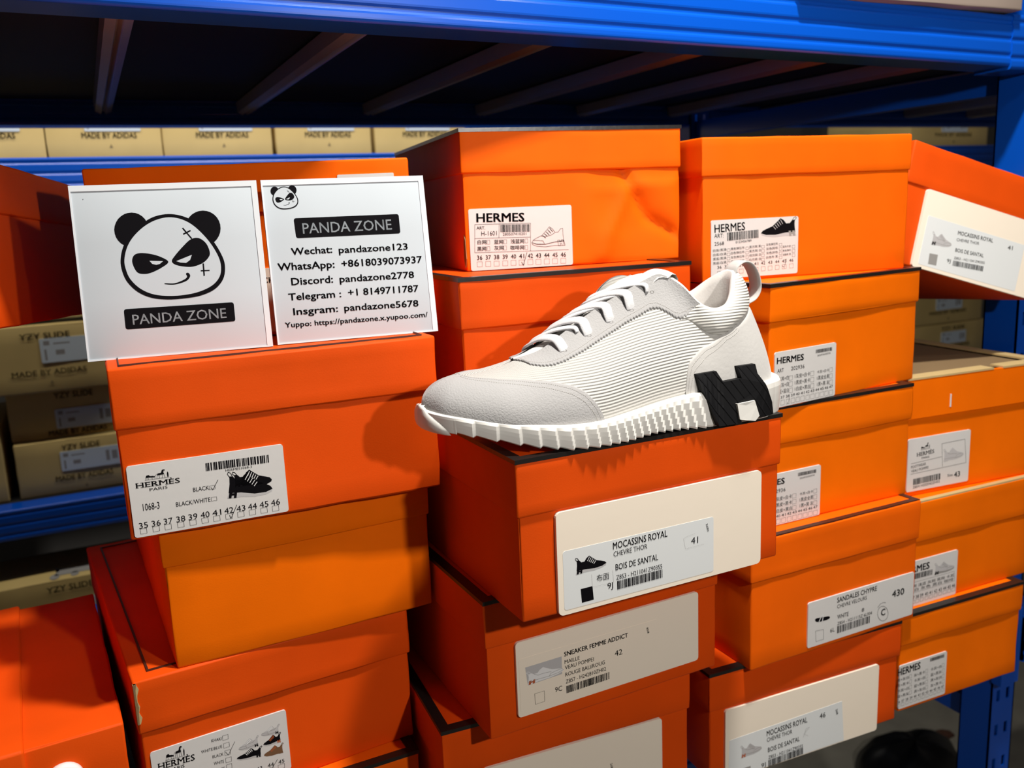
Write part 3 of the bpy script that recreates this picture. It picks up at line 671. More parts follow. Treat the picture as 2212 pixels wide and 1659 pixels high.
  ['t', '44', 63.5, 9.5, 68.3, 9.5, 3.81, 0, 'k'],
  ['chk',63.8,4.6,68.7,4.6,4.01],
  ['t', '45', 70.2, 9.5, 75.1, 9.6, 3.81, 0, 'k'],
  ['chk',70.5,4.7,75.4,4.7,4.01],
  ['t', '46', 76.9, 9.6, 81.8, 9.7, 3.81, 0, 'k'],
  ['chk',77.3,4.8,82.2,4.9,4.01],
  ['shoe',48.8,30.0,79.1,29.9,13.54,1,'greyd']],
 'L3':[['car',15.8,51.9,29.9,51.0,8.96],
  ['serif',10.1,46.4,36.5,44.8,5.04,'k'],
  ['t', 'PARIS', 18.1, 41.9, 28.6, 41.6, 2.72, 0, 'k'],
  ['t', '1009-2', 14.1, 32.6, 29.7, 30.4, 4.43, 0, 'k'],
  ['t', 'KHAKI', 49.9, 54.9, 57.5, 54.1, 2.41, 0, 'k'],
  ['chk',58.4,53.3,62.6,53.2,3.92],
  ['t', 'WHITE/BLUE', 41.6, 48.3, 57.3, 47.5, 2.42, 0, 'k'],
  ['chk',58.5,46.6,62.8,46.5,3.92],
  ['t', 'BLACK', 49.4, 41.3, 57.6, 40.8, 2.42, 0, 'k'],
  ['chk',58.7,40.2,62.9,40.0,3.92],
  ['t', 'WHITE', 49.7, 35.3, 57.3, 34.4, 2.52, 0, 'k'],
  ['chk',58.8,33.8,63.1,33.6,3.92],
  ['t', 'BLACK/ORANGE', 37.5, 29.4, 57.5, 28.5, 2.43, 0, 'k'],
  ['chk',58.7,28.0,62.9,27.8,3.92],
  ['t', 'WHITE/ORANGE', 37.2, 24.2, 57.1, 23.4, 2.42, 0, 'k'],
  ['chk',58.3,23.0,62.6,22.8,4.03],
  ['line',[59.4,43.0,61.3,39.7,67.1,49.1],0.3,'k'],
  ['t', '35', 12.4, 19.3, 17.0, 19.2, 3.13, 0, 'k'],
  ['chk',11.8,14.5,16.5,14.4,3.72],
  ['t', '36', 20.7, 19.1, 25.2, 19.0, 3.13, 0, 'k'],
  ['chk',20.1,14.3,24.8,14.2,3.82],
  ['t', '37', 29.0, 18.9, 33.5, 18.8, 3.11, 0, 'k'],
  ['chk',28.4,14.1,33.1,14.0,3.82],
  ['t', '38', 37.4, 18.7, 42.0, 18.6, 3.11, 0, 'k'],
  ['chk',36.7,13.9,41.6,13.8,3.82],
  ['t', '39', 45.9, 18.5, 50.6, 18.4, 3.13, 0, 'k'],
  ['chk',45.3,13.7,50.2,13.6,3.82],
  ['t', '40', 54.5, 18.3, 59.2, 18.1, 3.11, 0, 'k'],
  ['chk',53.9,13.5,58.8,13.4,3.82],
  ['t', '41', 63.3, 18.0, 68.1, 17.9, 3.31, 0, 'k'],
  ['chk',62.7,13.3,67.8,13.2,3.82],
  ['t', '42', 72.2, 17.8, 77.0, 17.7, 3.32, 0, 'k'],
  ['chk',71.6,13.1,76.7,13.0,3.92],
  ['t', '43', 81.1, 17.6, 85.9, 17.5, 3.31, 0, 'k'],
  ['chk',80.5,12.9,85.6,12.7,3.92],
  ['t', '44', 90.2, 17.4, 95.1, 17.3, 3.31, 0, 'k'],
  ['chk',89.5,12.7,94.8,12.5,3.93],
  ['t', '45', 98.9, 17.2, 103.8, 17.1, 3.31, 0, 'k'],
  ['chk',98.3,12.5,103.5,12.3,3.92],
  ['line',[90.4,17.0,92.2,14.1,98.5,21.8],0.3,'k'],
  ['shoe',69.5,39.3,85.1,38.7,9.24,-1,'white'],
  ['shoe',66.8,31.7,86.2,28.9,9.24,-1,'black'],
  ['shoe',87.6,45.5,101.8,43.7,8.13,-1,'white'],
  ['shoe',88.4,36.1,102.8,35.6,8.74,-1,'blacko'],
  ['shoe',88.1,27.0,103.6,25.8,8.74,-1,'brown']],
 'F3':[['t', 'HERMES', 16.4, 44.1, 49.3, 44.6, 7.72, 2, 'k'],
  ['bar',63.4,48.9,84.7,48.8,3.81,12],
  ['t', '黑+灰白', 16.0, 37.2, 32.8, 36.9, 3.51, 0, 'k'],
  ['chk',33.6,37.0,36.6,36.9,4.3],
  ['t', '灰+黑卡', 16.4, 30.8, 33.2, 30.4, 3.51, 0, 'k'],
  ['chk',34.0,30.6,37.0,30.5,4.3],
  ['t', '卡其+白', 16.7, 24.3, 33.6, 24.0, 3.61, 0, 'k'],
  ['chk',34.4,24.1,37.4,24.0,4.3],
  ['t', '蓝+黑灰', 17.1, 17.9, 33.9, 17.5, 3.61, 0, 'k'],
  ['chk',34.8,17.6,37.8,17.5,4.31],
  ['t', '灰+黑卡', 40.4, 36.8, 56.4, 36.8, 3.61, 0, 'k'],
  ['chk',57.3,36.9,60.3,36.8,4.41],
  ['t', '卡其+白', 40.8, 30.3, 56.8, 30.3, 3.61, 0, 'k'],
  ['chk',57.7,30.4,60.7,30.3,4.41],
  ['t', '蓝+黑灰', 41.2, 23.8, 57.3, 23.8, 3.61, 0, 'k'],
  ['chk',58.1,23.9,61.1,23.8,4.31],
  ['t', '黑+灰白', 41.6, 17.3, 57.7, 17.2, 3.61, 0, 'k'],
  ['chk',58.6,17.3,61.6,17.2,4.41],
  ['t', '卡其+白', 64.7, 37.3, 81.0, 37.3, 3.61, 0, 'k'],
  ['chk',81.9,37.4,85.0,37.3,4.41],
  ['t', '蓝+黑灰', 65.2, 30.7, 81.5, 30.7, 3.71, 0, 'k'],
  ['chk',82.4,30.8,85.4,30.7,4.41],
  ['t', '黑+灰白', 65.6, 24.2, 81.9, 24.1, 3.61, 0, 'k'],
  ['chk',82.8,24.2,85.9,24.1,4.41],
  ['t', '灰+黑卡', 66.0, 17.6, 82.4, 17.5, 3.71, 0, 'k'],
  ['chk',83.3,17.6,86.4,17.5,4.41],
  ['t', '36', 17.7, 11.5, 21.6, 11.6, 2.91, 0, 'k'],
  ['chk',18.0,7.0,21.7,7.0,3.41],
  ['t', '37', 23.6, 11.6, 27.5, 11.6, 2.91, 0, 'k'],
  ['chk',24.0,7.1,27.7,7.1,3.41],
  ['t', '38', 29.6, 11.7, 33.5, 11.7, 2.91, 0, 'k'],
  ['chk',30.0,7.1,33.7,7.2,3.51],
  ['t', '39', 35.6, 11.7, 39.5, 11.8, 2.91, 0, 'k'],
  ['chk',36.0,7.2,39.7,7.3,3.51],
  ['t', '40', 41.6, 11.8, 45.6, 11.9, 2.9, 0, 'k'],
  ['chk',42.0,7.3,45.8,7.3,3.41],
  ['t', '41', 47.5, 11.9, 51.5, 12.0, 2.91, 0, 'k'],
  ['chk',47.9,7.4,51.6,7.4,3.41],
  ['t', '42', 53.2, 12.0, 57.2, 12.0, 2.91, 0, 'k'],
  ['chk',53.6,7.4,57.4,7.5,3.51],
  ['t', '43', 59.0, 12.1, 63.0, 12.1, 2.91, 0, 'k'],
  ['chk',59.4,7.5,63.2,7.5,3.51],
  ['t', '44', 64.9, 12.2, 69.0, 12.2, 2.91, 0, 'k'],
  ['chk',65.4,7.6,69.2,7.6,3.51],
  ['t', '45', 70.9, 12.2, 74.9, 12.3, 3.01, 0, 'k'],
  ['chk',71.3,7.6,75.2,7.7,3.51],
  ['t', '46', 76.8, 12.3, 80.8, 12.4, 3.01, 0, 'k'],
  ['chk',77.2,7.7,81.0,7.8,3.51],
  ['t', '47', 82.4, 12.4, 86.5, 12.4, 2.91, 0, 'k'],
  ['chk',82.9,7.8,86.7,7.8,3.51]],
 'FR0':[['t', 'MOCASSINS ROYAL', 81.43, 45.41, 130.54, 48.26, 4.11, 0.8, 'k'],
  ['t', 'CHEVRE THOR', 81.63, 38.69, 112.69, 41.56, 3.01, 0, 'k'],
  ['t', 'BOIS DE SANTAL', 82.86, 27.46, 122.26, 30.13, 3.81, 0.5, 'k'],
  ['t', 'Z853 - H211041Z90355', 83.5, 19.61, 125.64, 23.69, 2.51, 0, 'k'],
  ['bar',83.5,12.52,125.92,15.64,5.51,13],
  ['t', '41', 152.76, 45.88, 159.78, 46.64, 4.51, 0.5, 'k'],
  ['t', '9J', 74.84, 14.51, 79.98, 14.85, 3.41, 0, 'k'],
  ['poly',[50.3,18.32,61.47,19.23,62.24,7.77,51.18,7.2],'g',0,0],
  ['shoe',49.71,27.43,76.62,29.74,13.53,1,'greyh']],
 'S1':[['poly',[50.49,92.92,49.94,90.08,48.77,87.56,47.1,85.24,45.13,83.31,42.73,81.99,40.13,81.19,37.61,80.99,34.98,81.49,32.64,82.51,30.6,84.12,29.05,86.14,27.9,88.57,27.34,91.2,27.29,94.03,27.85,96.76,29.0,99.29,30.58,101.61,32.66,103.43,34.95,104.86,37.55,105.67,40.17,105.87,42.7,105.46,45.04,104.44,47.08,102.84,48.73,100.81,49.88,98.39,50.44,95.65],'k',0,0],
  ['poly',[100.81,91.5,100.25,88.58,99.0,85.84,97.22,83.42,95.04,81.4,92.45,79.98,89.74,79.17,86.93,78.96,84.2,79.47,81.66,80.58,79.41,82.2,77.65,84.43,76.4,86.96,75.84,89.79,75.79,92.72,76.43,95.66,77.6,98.28,79.36,100.71,81.54,102.73,84.04,104.15,86.74,105.06,89.56,105.26,92.3,104.84,94.93,103.74,97.19,102.02,98.93,99.9,100.19,97.27,100.84,94.44],'k',0,0],
  ['poly',[65.21,103.73,75.73,101.41,84.81,95.55,94.11,83.11,99.55,71.69,101.13,62.99,98.88,53.68,92.06,46.41,81.85,42.37,70.39,41.05,58.4,41.05,47.48,43.07,38.61,47.93,32.34,55.4,29.67,63.1,29.21,71.49,31.95,81.3,37.45,89.39,45.18,96.47,54.36,101.92],'k',1,1],
  ['poly',[64.95,101.31,73.95,99.39,82.21,93.93,90.87,83.32,96.63,71.89,98.2,63.19,96.43,55.51,90.7,49.44,81.29,45.4,70.24,43.58,58.65,43.69,48.54,45.7,40.39,50.35,34.52,57.42,32.16,64.61,31.83,71.79,34.58,80.79,39.68,88.38,47.32,95.15,55.61,99.49],'w',2,1],
  ['poly',[36.92,69.36,38.23,74.32,42.24,76.13,49.2,75.33,56.1,72.89,61.61,68.76,56.85,64.82,49.36,61.47,43.82,60.77,39.36,62.49],'k',3,1],
  ['poly',[48.69,70.18,57.98,69.36,55.5,67.44,53.08,66.94,50.45,67.75],'w',4,0],
  ['poly',[64.03,69.06,66.39,72.69,72.61,79.17,78.77,84.32,84.5,85.03,89.41,80.79,91.35,73.81,89.52,69.66,85.04,66.13,78.33,64.1,71.97,64.52,66.09,66.34],'k',3,1],
  ['poly',[67.16,68.86,78.47,72.9,76.83,69.15,73.84,67.14,69.9,67.65],'w',4,0],
  ['poly',[57.88,53.08,64.33,52.68,70.94,54.81,73.43,56.82,72.87,59.06,74.08,59.86,75.4,58.95,75.54,56.73,72.48,53.69,64.65,51.67,57.89,52.27],'k',3,1],
  ['poly',[73.47,92.72,74.36,93.33,80.06,85.04,79.16,84.43],'k',3,0],
  ['poly',[73.74,88.87,79.24,91.4,79.56,90.39,74.16,87.86],'k',3,0],
  ['poly',[85.25,66.12,86.36,66.03,86.12,56.93,85.02,56.62],'k',3,0],
  ['poly',[83.53,61.17,89.88,61.07,89.79,60.06,83.44,60.16],'k',3,0],
  ['poly',[27.65,36.1,104.55,35.69,104.51,21.24,27.52,21.23],'k',0,2],
  ['t', 'PANDA ZONE', 32.81, 24.37, 98.41, 24.37, 7.23, 0.3, 'w'],
  ['poly',[8.53,116.79,9.03,116.88,9.03,116.48,8.64,116.28],'k',0,0]],
 'S2':[['poly',[12.95,118.43,12.85,117.63,12.57,116.92,12.15,116.25,11.65,115.68,11.03,115.28,10.34,115.03,9.67,114.94,8.96,115.04,8.32,115.29,7.75,115.71,7.3,116.25,6.96,116.91,6.78,117.64,6.72,118.43,6.83,119.19,7.11,119.91,7.5,120.58,8.03,121.12,8.62,121.55,9.31,121.81,10.01,121.9,10.69,121.82,11.33,121.57,11.9,121.15,12.37,120.6,12.71,119.95,12.9,119.19],'k',0,0],
  ['poly',[26.46,118.72,26.35,117.9,26.05,117.12,25.61,116.42,25.05,115.83,24.38,115.4,23.66,115.14,22.91,115.04,22.18,115.15,21.48,115.42,20.85,115.84,20.35,116.44,19.98,117.13,19.79,117.91,19.74,118.72,19.87,119.55,20.14,120.29,20.58,120.99,21.14,121.59,21.79,122.01,22.5,122.3,23.25,122.4,23.99,122.32,24.71,122.05,25.34,121.6,25.84,121.03,26.21,120.32,26.43,119.54],'k',0,0],
  ['poly',[16.75,121.64,19.6,121.14,22.11,119.63,24.78,116.29,26.4,113.19,26.94,110.79,26.47,108.17,24.75,106.05,22.07,104.79,19.01,104.26,15.8,104.1,12.85,104.51,10.4,105.75,8.62,107.74,7.79,109.85,7.55,112.18,8.15,114.95,9.51,117.27,11.48,119.35,13.87,120.99],'k',1,1],
  ['poly',[16.71,120.96,19.15,120.55,21.44,119.14,23.91,116.31,25.61,113.2,26.16,110.8,25.79,108.64,24.34,106.87,21.87,105.62,18.94,104.96,15.83,104.84,13.09,105.26,10.84,106.44,9.17,108.33,8.44,110.3,8.25,112.3,8.86,114.84,10.12,117.02,12.07,119.01,14.23,120.33],'w',2,1],
  ['poly',[9.65,111.69,9.93,113.09,10.98,113.65,12.86,113.52,14.74,112.93,16.27,111.86,15.05,110.7,13.09,109.66,11.62,109.39,10.4,109.81],'k',3,1],
  ['poly',[12.79,112.08,15.29,111.98,14.65,111.41,14.01,111.23,13.3,111.42],'w',4,0],
  ['poly',[16.92,111.97,17.5,113.02,19.07,114.91,20.65,116.42,22.18,116.7,23.55,115.58,24.17,113.67,23.74,112.49,22.59,111.44,20.82,110.79,19.11,110.82,17.51,111.24],'k',3,1],
  ['poly',[17.76,111.96,20.73,113.24,20.35,112.17,19.57,111.57,18.51,111.66],'w',4,0],
  ['poly',[15.49,107.44,17.23,107.42,18.97,108.1,19.61,108.69,19.43,109.31,19.74,109.55,20.11,109.31,20.17,108.7,19.4,107.81,17.33,107.14,15.51,107.22],'k',3,1],
  ['poly',[19.12,118.69,19.35,118.87,20.99,116.64,20.76,116.46],'k',3,0],
  ['poly',[19.24,117.62,20.68,118.4,20.78,118.12,19.37,117.35],'k',3,0],
  ['poly',[22.64,111.44,22.94,111.43,23.01,108.9,22.72,108.8],'k',3,0],
  ['poly',[22.25,110.04,23.96,110.1,23.95,109.82,22.24,109.76],'k',3,0],
  ['poly',[21.91,96.92,105.0,96.72,104.97,81.11,22.39,81.41],'k',0,2],
  ['t', 'PANDA ZONE', 27.95, 84.66, 98.36, 84.57, 8.04, 0.3, 'w'],
  ['t', 'Wechat:', 17.38, 68.54, 49.06, 68.65, 5.3, 1.2, 'k'],
  ['t', 'pandazone123', 54.11, 68.03, 109.73, 67.83, 5.1, 1.2, 'k'],
  ['t', 'WhatsApp:', 6.02, 57.18, 49.67, 56.79, 5.52, 1.2, 'k'],
  ['t', '+8618039073937', 55.11, 56.88, 120.49, 56.48, 5.41, 1.2, 'k'],
  ['t', 'Discord:', 15.08, 45.22, 47.27, 45.22, 5.5, 1.2, 'k'],
  ['t', 'pandazone2778', 52.41, 45.01, 112.66, 44.72, 5.21, 1.2, 'k'],
  ['t', 'Telegram :', 11.67, 33.57, 52.51, 33.36, 5.3, 1.2, 'k'],
  ['t', '+1 8149711787', 57.94, 33.86, 115.18, 33.25, 5.3, 1.2, 'k'],
  ['t', 'Insgram:', 14.19, 22.01, 48.8, 21.99, 5.21, 1.2, 'k'],
  ['t', 'pandazone5678', 53.72, 22.1, 113.89, 21.39, 5.1, 1.2, 'k'],
  ['t', 'Yuppo: https://pandazone.x.yupoo.com/', 6.81, 12.78, 120.69, 12.27, 3.88, 1.2, 'k']],
}
# ------------------------------------------------------------------ shoe boxes
def shoebox(label,M,w,H,lh,d=.33,m='red',seed=0,border=None,labels=(),name='shoe_box',group=None,lid=True,disp=None,over=.0016,amp=.0009,n=(8,8,6)):
    """origin of M: front left bottom corner; x right along the end face, y back, z up"""
    root=thing(name,label,'shoe box',M,group)
    bt=H-.003 if lid else H
    V,F=rbox(over,w-over,over,d-over,0,bt,.0018,n,amp,seed,disp); mesh('body',V,F,MT[m],root,True)
    if lid:
        V,F=rbox(0,w,0,d,H-lh,H,.0018,(n[0],8,4),amp*.8,seed+50); ld=mesh('lid',V,F,MT[m],root,True)
        if border:
            ins,bw,bm=border; b=MB(); z0,z1=H-(.0024 if ins<.0005 else .001),H+.00025+amp*.9
            a0,a1=ins,ins+bw
            for x0,x1,y0,y1 in ((a0,w-a0,a0,a1),(a0,w-a0,d-a1,d-a0),(a0,a1,a1,d-a1),(w-a1,w-a0,a1,d-a1)): b.box(x0,x1,y0,y1,z0,z1)
            b.build('lid_border',MT[bm],ld)
    for L in labels:
        front=over if L.get('on','body')=='body' else 0
        bump=amp*.9
        to3=lambda u,v,dd,f=front,bp=bump:(u,f-bp-dd,v)
        u0,v0,u1,v1=[a*.001 for a in L['r']]; th=L.get('th',.00025)
        lo=slab(L.get('name','label'),rounded_rect(u0,v0,u1,v1,L.get('cr',.002)),-.0012,th,to3,MT[L.get('m','paper')],root)
        par=lo; dd=th
        if 'st' in L:
            a=[q*.001 for q in L['st']]
            if len(a)==4: ol=rounded_rect(*a,.002)
            else: ol=[(a[i],a[i+1]) for i in range(0,8,2)]
            slab('sticker',ol,th-.0001,th+.00015,to3,MT[L.get('stm','sticker')],lo); dd=th+.00017
        if 'ink' in L:
            k=Ink(.001*L.get('ks',1)); k.items(L['ink'],*L.get('sh',(0,0))); k.build(lo,lambda u,v,e,dd=dd,t3=to3:t3(u,v,dd+e))
    return root
def Mz(x,y,z,yaw): return T(x,y,z)@Matrix.Rotation(yaw,4,'Z')
def crumple(p,w,nn):                       # dented end face of the battered box
    if p[1]>.004: return w
    x,z=p[0],p[2]; o=0
    for pts,dep,wd in (([(.155,.085),(.163,.068),(.18,.04),(.212,.022)],-.006,.006),([(.162,.068),(.138,.022),(.13,.0)],.0038,.006),([(.0,.07),(.07,.072),(.15,.066),(.215,.078)],.002,.012)):
        best=9
        for a,b in zip(pts[:-1],pts[1:]):
            a=np.array(a);b=np.array(b);t=np.clip(((x-a[0])*(b[0]-a[0])+(z-a[1])*(b[1]-a[1]))/((b-a)@(b-a)),0,1); best=min(best,float(np.hypot(*(np.array([x,z])-a-(b-a)*t))))
        o+=dep*math.exp(-best/wd)
    o+=.0016*math.sin(x*60+z*35)*min(1,z/.03)*(1 if x>.1 else .2)
    edge=min(x,.2158-x,z,.12-z); o*=min(1,max(0,edge)/.008)*min(1,max(0,(x-.106)/.025))
    o=min(o,.0028 if z<.07 else max(-.0002,.0028-(z-.07)*.3))
    return np.array([w[0],w[1]-o,w[2]])
RIM=(-.0005,.0085,'rim'); LINE=(.012,.0016,'darkline')
def B(lab,X,Y,z,yaw,w,H,lh,**k): return shoebox(lab,Mz(X,Y,z,yaw),w,H,lh,**k)
L_=LBL
# left stack
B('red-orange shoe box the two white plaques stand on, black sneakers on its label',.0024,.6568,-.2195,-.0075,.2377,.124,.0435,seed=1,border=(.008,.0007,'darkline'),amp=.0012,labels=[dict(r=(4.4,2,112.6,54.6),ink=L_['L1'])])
B('plain orange shoe box without any label, right under the box holding the plaques',.0225,.6659,-.3287,.0406,.2108,.1092,.0285,seed=2,m='orange',border=LINE)
l3=B('shoe box with torn corner, its label showing five small shoes',-.008,.6628,-.4498,.0887,.2194,.1211,.0427,seed=3,border=LINE,labels=[dict(r=(5.8,9.7,108.9,62.2),ink=L_['L3'])])
B('orange shoe box at the foot of the plaque stack, only its lid corner showing',-.004,.655,-.55,.02,.2085,.1002,.038,seed=4,m='orange2',border=RIM)
B('orange shoe box leaning behind the two white plaques, sticker on its lid',.0042,.8009,-.0955,-.3334,.2582,.141,.0404,seed=5,m='orange2',d=.055,labels=[dict(r=(126,3,205,56),m='card',ink=[['t','CHEVRE',131.5,44,160,44,4.5,.6,'k']]),dict(r=(200,112,246,129),on='lid',cr=.001,ink=[['line',[204,124,242,124],.5,'o']])])
# middle stack
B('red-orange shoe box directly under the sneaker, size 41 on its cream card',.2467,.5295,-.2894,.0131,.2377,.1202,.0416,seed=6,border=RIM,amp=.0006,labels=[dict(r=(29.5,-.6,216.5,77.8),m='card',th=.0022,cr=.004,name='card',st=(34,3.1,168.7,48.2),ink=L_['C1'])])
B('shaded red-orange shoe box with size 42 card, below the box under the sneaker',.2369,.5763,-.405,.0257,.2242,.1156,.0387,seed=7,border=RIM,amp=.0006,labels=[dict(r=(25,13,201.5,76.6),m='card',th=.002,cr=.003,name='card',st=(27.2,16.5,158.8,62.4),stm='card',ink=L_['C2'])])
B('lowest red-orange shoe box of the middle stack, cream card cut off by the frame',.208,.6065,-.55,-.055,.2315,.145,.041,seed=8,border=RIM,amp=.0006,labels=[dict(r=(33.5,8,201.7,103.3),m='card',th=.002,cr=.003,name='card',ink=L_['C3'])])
m1=B('battered orange shoe box with creased end, outlined sneaker drawn on its label',  .3035,.7372,-.0533,-.1316,.2148,.123,.0377,seed=9,m='orange2',border=RIM,n=(44,8,26),disp=crumple,amp=.0007,d=.3,labels=[dict(r=(5,.4,102.8,54.8),ink=L_['M1'])])
# torn corner of the battered box
rr=random.Random(4); pt=[(math.cos(a)*(.0035+rr.uniform(-.001,.0012)),math.sin(a)*(.012+rr.uniform(-.002,.002))) for a in np.linspace(0,6.28,14,endpoint=False)]
slab('tear',[(.012+u,.018+v) for u,v in pt],0,.0004,lambda u,v,d:(.0012-d,u-.008,v),MT['kraftd'],m1)
slab('torn_edge',[(.012+u*1.25,.018+v*1.15) for u,v in pt],0,.0003,lambda u,v,d:(.0012-d,u-.008,v),MT['kraft'],m1)
B('orange shoe box with glossy black lid rim behind the sneaker laces',.2651,.6611,-.1692,-.0274,.2221,.1159,.0417,seed=10,border=RIM)
rr=random.Random(8)
for nm,m_,k,dd in (('torn_edge','kraft',1.0,.0012),('tear','kraftd',.62,.0016)):
    pts=[(.0005+k*(.0022+rr.uniform(-.0008,.0012))*(1 if i<8 else -.15),.088+.032*(i/7 if i<8 else (15-i)/7)) for i in range(16)]
    slab(nm,pts,-.001,dd,lambda u,v,d:(u,-d,v),MT[m_],l3)
# right stack
B('topmost orange shoe box behind the sneaker heel, dark sneaker on its label',.5182,.6794,-.0764,-.1155,.2381,.133,.0353,seed=11,m='orange2',labels=[dict(r=(10,3.4,106.2,58),ink=L_['R1'])])
B('orange shoe box with black lid rim beside the sneaker heel, its label touching the heel',.5458,.6172,-.1917,.1175,.2197,.1153,.0341,seed=12,m='orange',border=RIM,labels=[dict(r=(7.5,1.6,92.4,53.5),ink=L_['R2'])])
B('orange shoe box whose label is half hidden by the box under the sneaker',.5175,.6251,-.3085,.0084,.225,.1168,.0366,seed=13,m='orange',border=RIM,labels=[dict(r=(18,.8,102.4,52),ink=L_['R2'],sh=(10.2,-1.2))])
B('orange shoe box whose white label shows a dark sandal and number 430',.517,.6046,-.4378,.0085,.2205,.1293,.0413,seed=14,m='orange2',border=(.001,.006,'darkline'),labels=[dict(r=(71,5.2,215.6,52.5),ink=L_['R4'])])
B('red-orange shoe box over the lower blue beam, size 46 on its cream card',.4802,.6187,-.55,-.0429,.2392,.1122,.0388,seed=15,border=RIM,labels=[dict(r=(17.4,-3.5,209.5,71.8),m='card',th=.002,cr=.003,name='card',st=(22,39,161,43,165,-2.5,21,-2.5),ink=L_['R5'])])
# far right stack
f1=B('orange shoe box with open kraft tray top, label showing size 43',.757,.6458,-.3215,-.0792,.2048,.092,.006,seed=16,m='orange',lid=False,labels=[dict(r=(4.6,5.7,91.8,64.3),ink=L_['F1'])])
b=MB(); w,d,z0,z1,t=.2048,.33,.0865,.1285,.004                    # tray: four walls and a floor
for x0,x1,y0,y1 in ((-.001,w+.001,-.001,t),(-.001,w+.001,d-t,d),(-.001,t,t,d-t),(w-t,w+.001,t,d-t)): b.box(x0,x1,y0,y1,z0,z1)
tr=b.build('tray',MT['orange'],f1)
MB().box(t,w-t,t,d-t,.1,.1265).build('tray_floor',MT['kraftd'],tr)
b=MB()
for x0,x1,y0,y1 in ((-.0015,.118,-.0015,.016),(.132,w+.0015,-.0015,.016),(-.0015,w+.0015,d-.016,d+.001),(-.0015,.014,.016,d-.016),(w-.014,w+.0015,.016,d-.016)): b.box(x0,x1,y0,y1,.1285,.1305)
b.build('tray_rim',MT['kraft'],tr)
MB().box(.0575,.0592,-.0016,-.0009,.094,.108).build('sticker',MT['paper'],tr)
B('orange shoe box under the size 43 box, its label half hidden',.739,.6274,-.439,-.019,.2048,.1175,.0449,seed=17,m='orange',border=(.0006,.006,'kraft'),labels=[dict(r=(5,.6,83.6,52.5),ink=L_['F2'])])
B('bright orange shoe box at the foot of the far stack beside the blue post',.7285,.6156,-.55,-.0304,.185,.111,.034,seed=18,m='orange',border=RIM,labels=[dict(r=(.6,4,69.8,55),ink=L_['F3'],sh=(-18.9,0))])
eu=np.radians([-6.422,-4.03,16.033])
Mt=T(.7668,.6878,-.0698)@Matrix.Rotation(eu[0],4,'Z')@Matrix.Rotation(eu[1],4,'X')@Matrix.Rotation(eu[2],4,'Y')@T(.003,0,-ZO)
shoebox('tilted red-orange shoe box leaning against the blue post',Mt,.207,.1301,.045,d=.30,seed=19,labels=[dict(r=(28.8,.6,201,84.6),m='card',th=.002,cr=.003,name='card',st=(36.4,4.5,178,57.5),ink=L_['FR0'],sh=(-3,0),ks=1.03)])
# left edge of the picture
fl=shoebox('red-orange box lying on its side, white ring hole in its end',Mz(-.2994,.6455,-.55,.065),.2845,.191,.03,d=.275,seed=20,lid=False,amp=.0014,name='drawer_box')
V,F=rbox(-.004,.218,-.0025,.2775,-.0001,.1935,.0022,(8,8,6),.001,21); mesh('lid',V,F,MT['red'],fl,True)
b=MB(); c=np.array([.2405,.161]); n=32
for r0,r1,y0,y1 in ((.0085,.0128,-.0034,.004),):
    V=[];F=[]
    for i in range(n):
        a=2*math.pi*i/n
        for r,y in ((r0,y0),((r0+r1)/2,y0-.0012),(r1,y0+.0008),(r1,y1),(r0,y1)): V.append((c[0]+r*math.cos(a),y,c[1]+r*math.sin(a)))
    for i in range(n):
        for j in range(5): F.append((i*5+j,i*5+(j+1)%5,((i+1)%n)*5+(j+1)%5,((i+1)%n)*5+j))
    mesh('ring',V,F,MT['w'],fl,True)
slab('hole',[(c[0]+.009*math.cos(a),c[1]+.009*math.sin(a)) for a in np.linspace(0,6.283,24,endpoint=False)],-.002,.0012,lambda u,v,d:(u,-.0008-d,v),MT['rim'],fl)
for k,(z,w) in enumerate(((-.3565,.21),(-.2265,.205))):
    B(('upper','lower')[1-k]+' orange shoe box stacked on the box with the ring hole',-.345,.70,z,.0,w,.129,.04,seed=30+k,m='orange2')
dirv=Vector((.25273,.96597,-.05499)).normalized(); xa=dirv.cross(Vector((0,0,1))).normalized(); up=xa.cross(dirv)
o=Vector((-.0658,.7684,-.0729))-dirv*.06-xa*.205
Mf=Matrix(((xa.x,dirv.x,up.x,o.x),(xa.y,dirv.y,up.y,o.y),(xa.z,dirv.z,up.z,o.z+ZO),(0,0,0,1)))
shoebox('dark orange shoe box reaching in from the left edge beside the panda plaque',Mf,.205,.1275,.04,d=.33,seed=22)
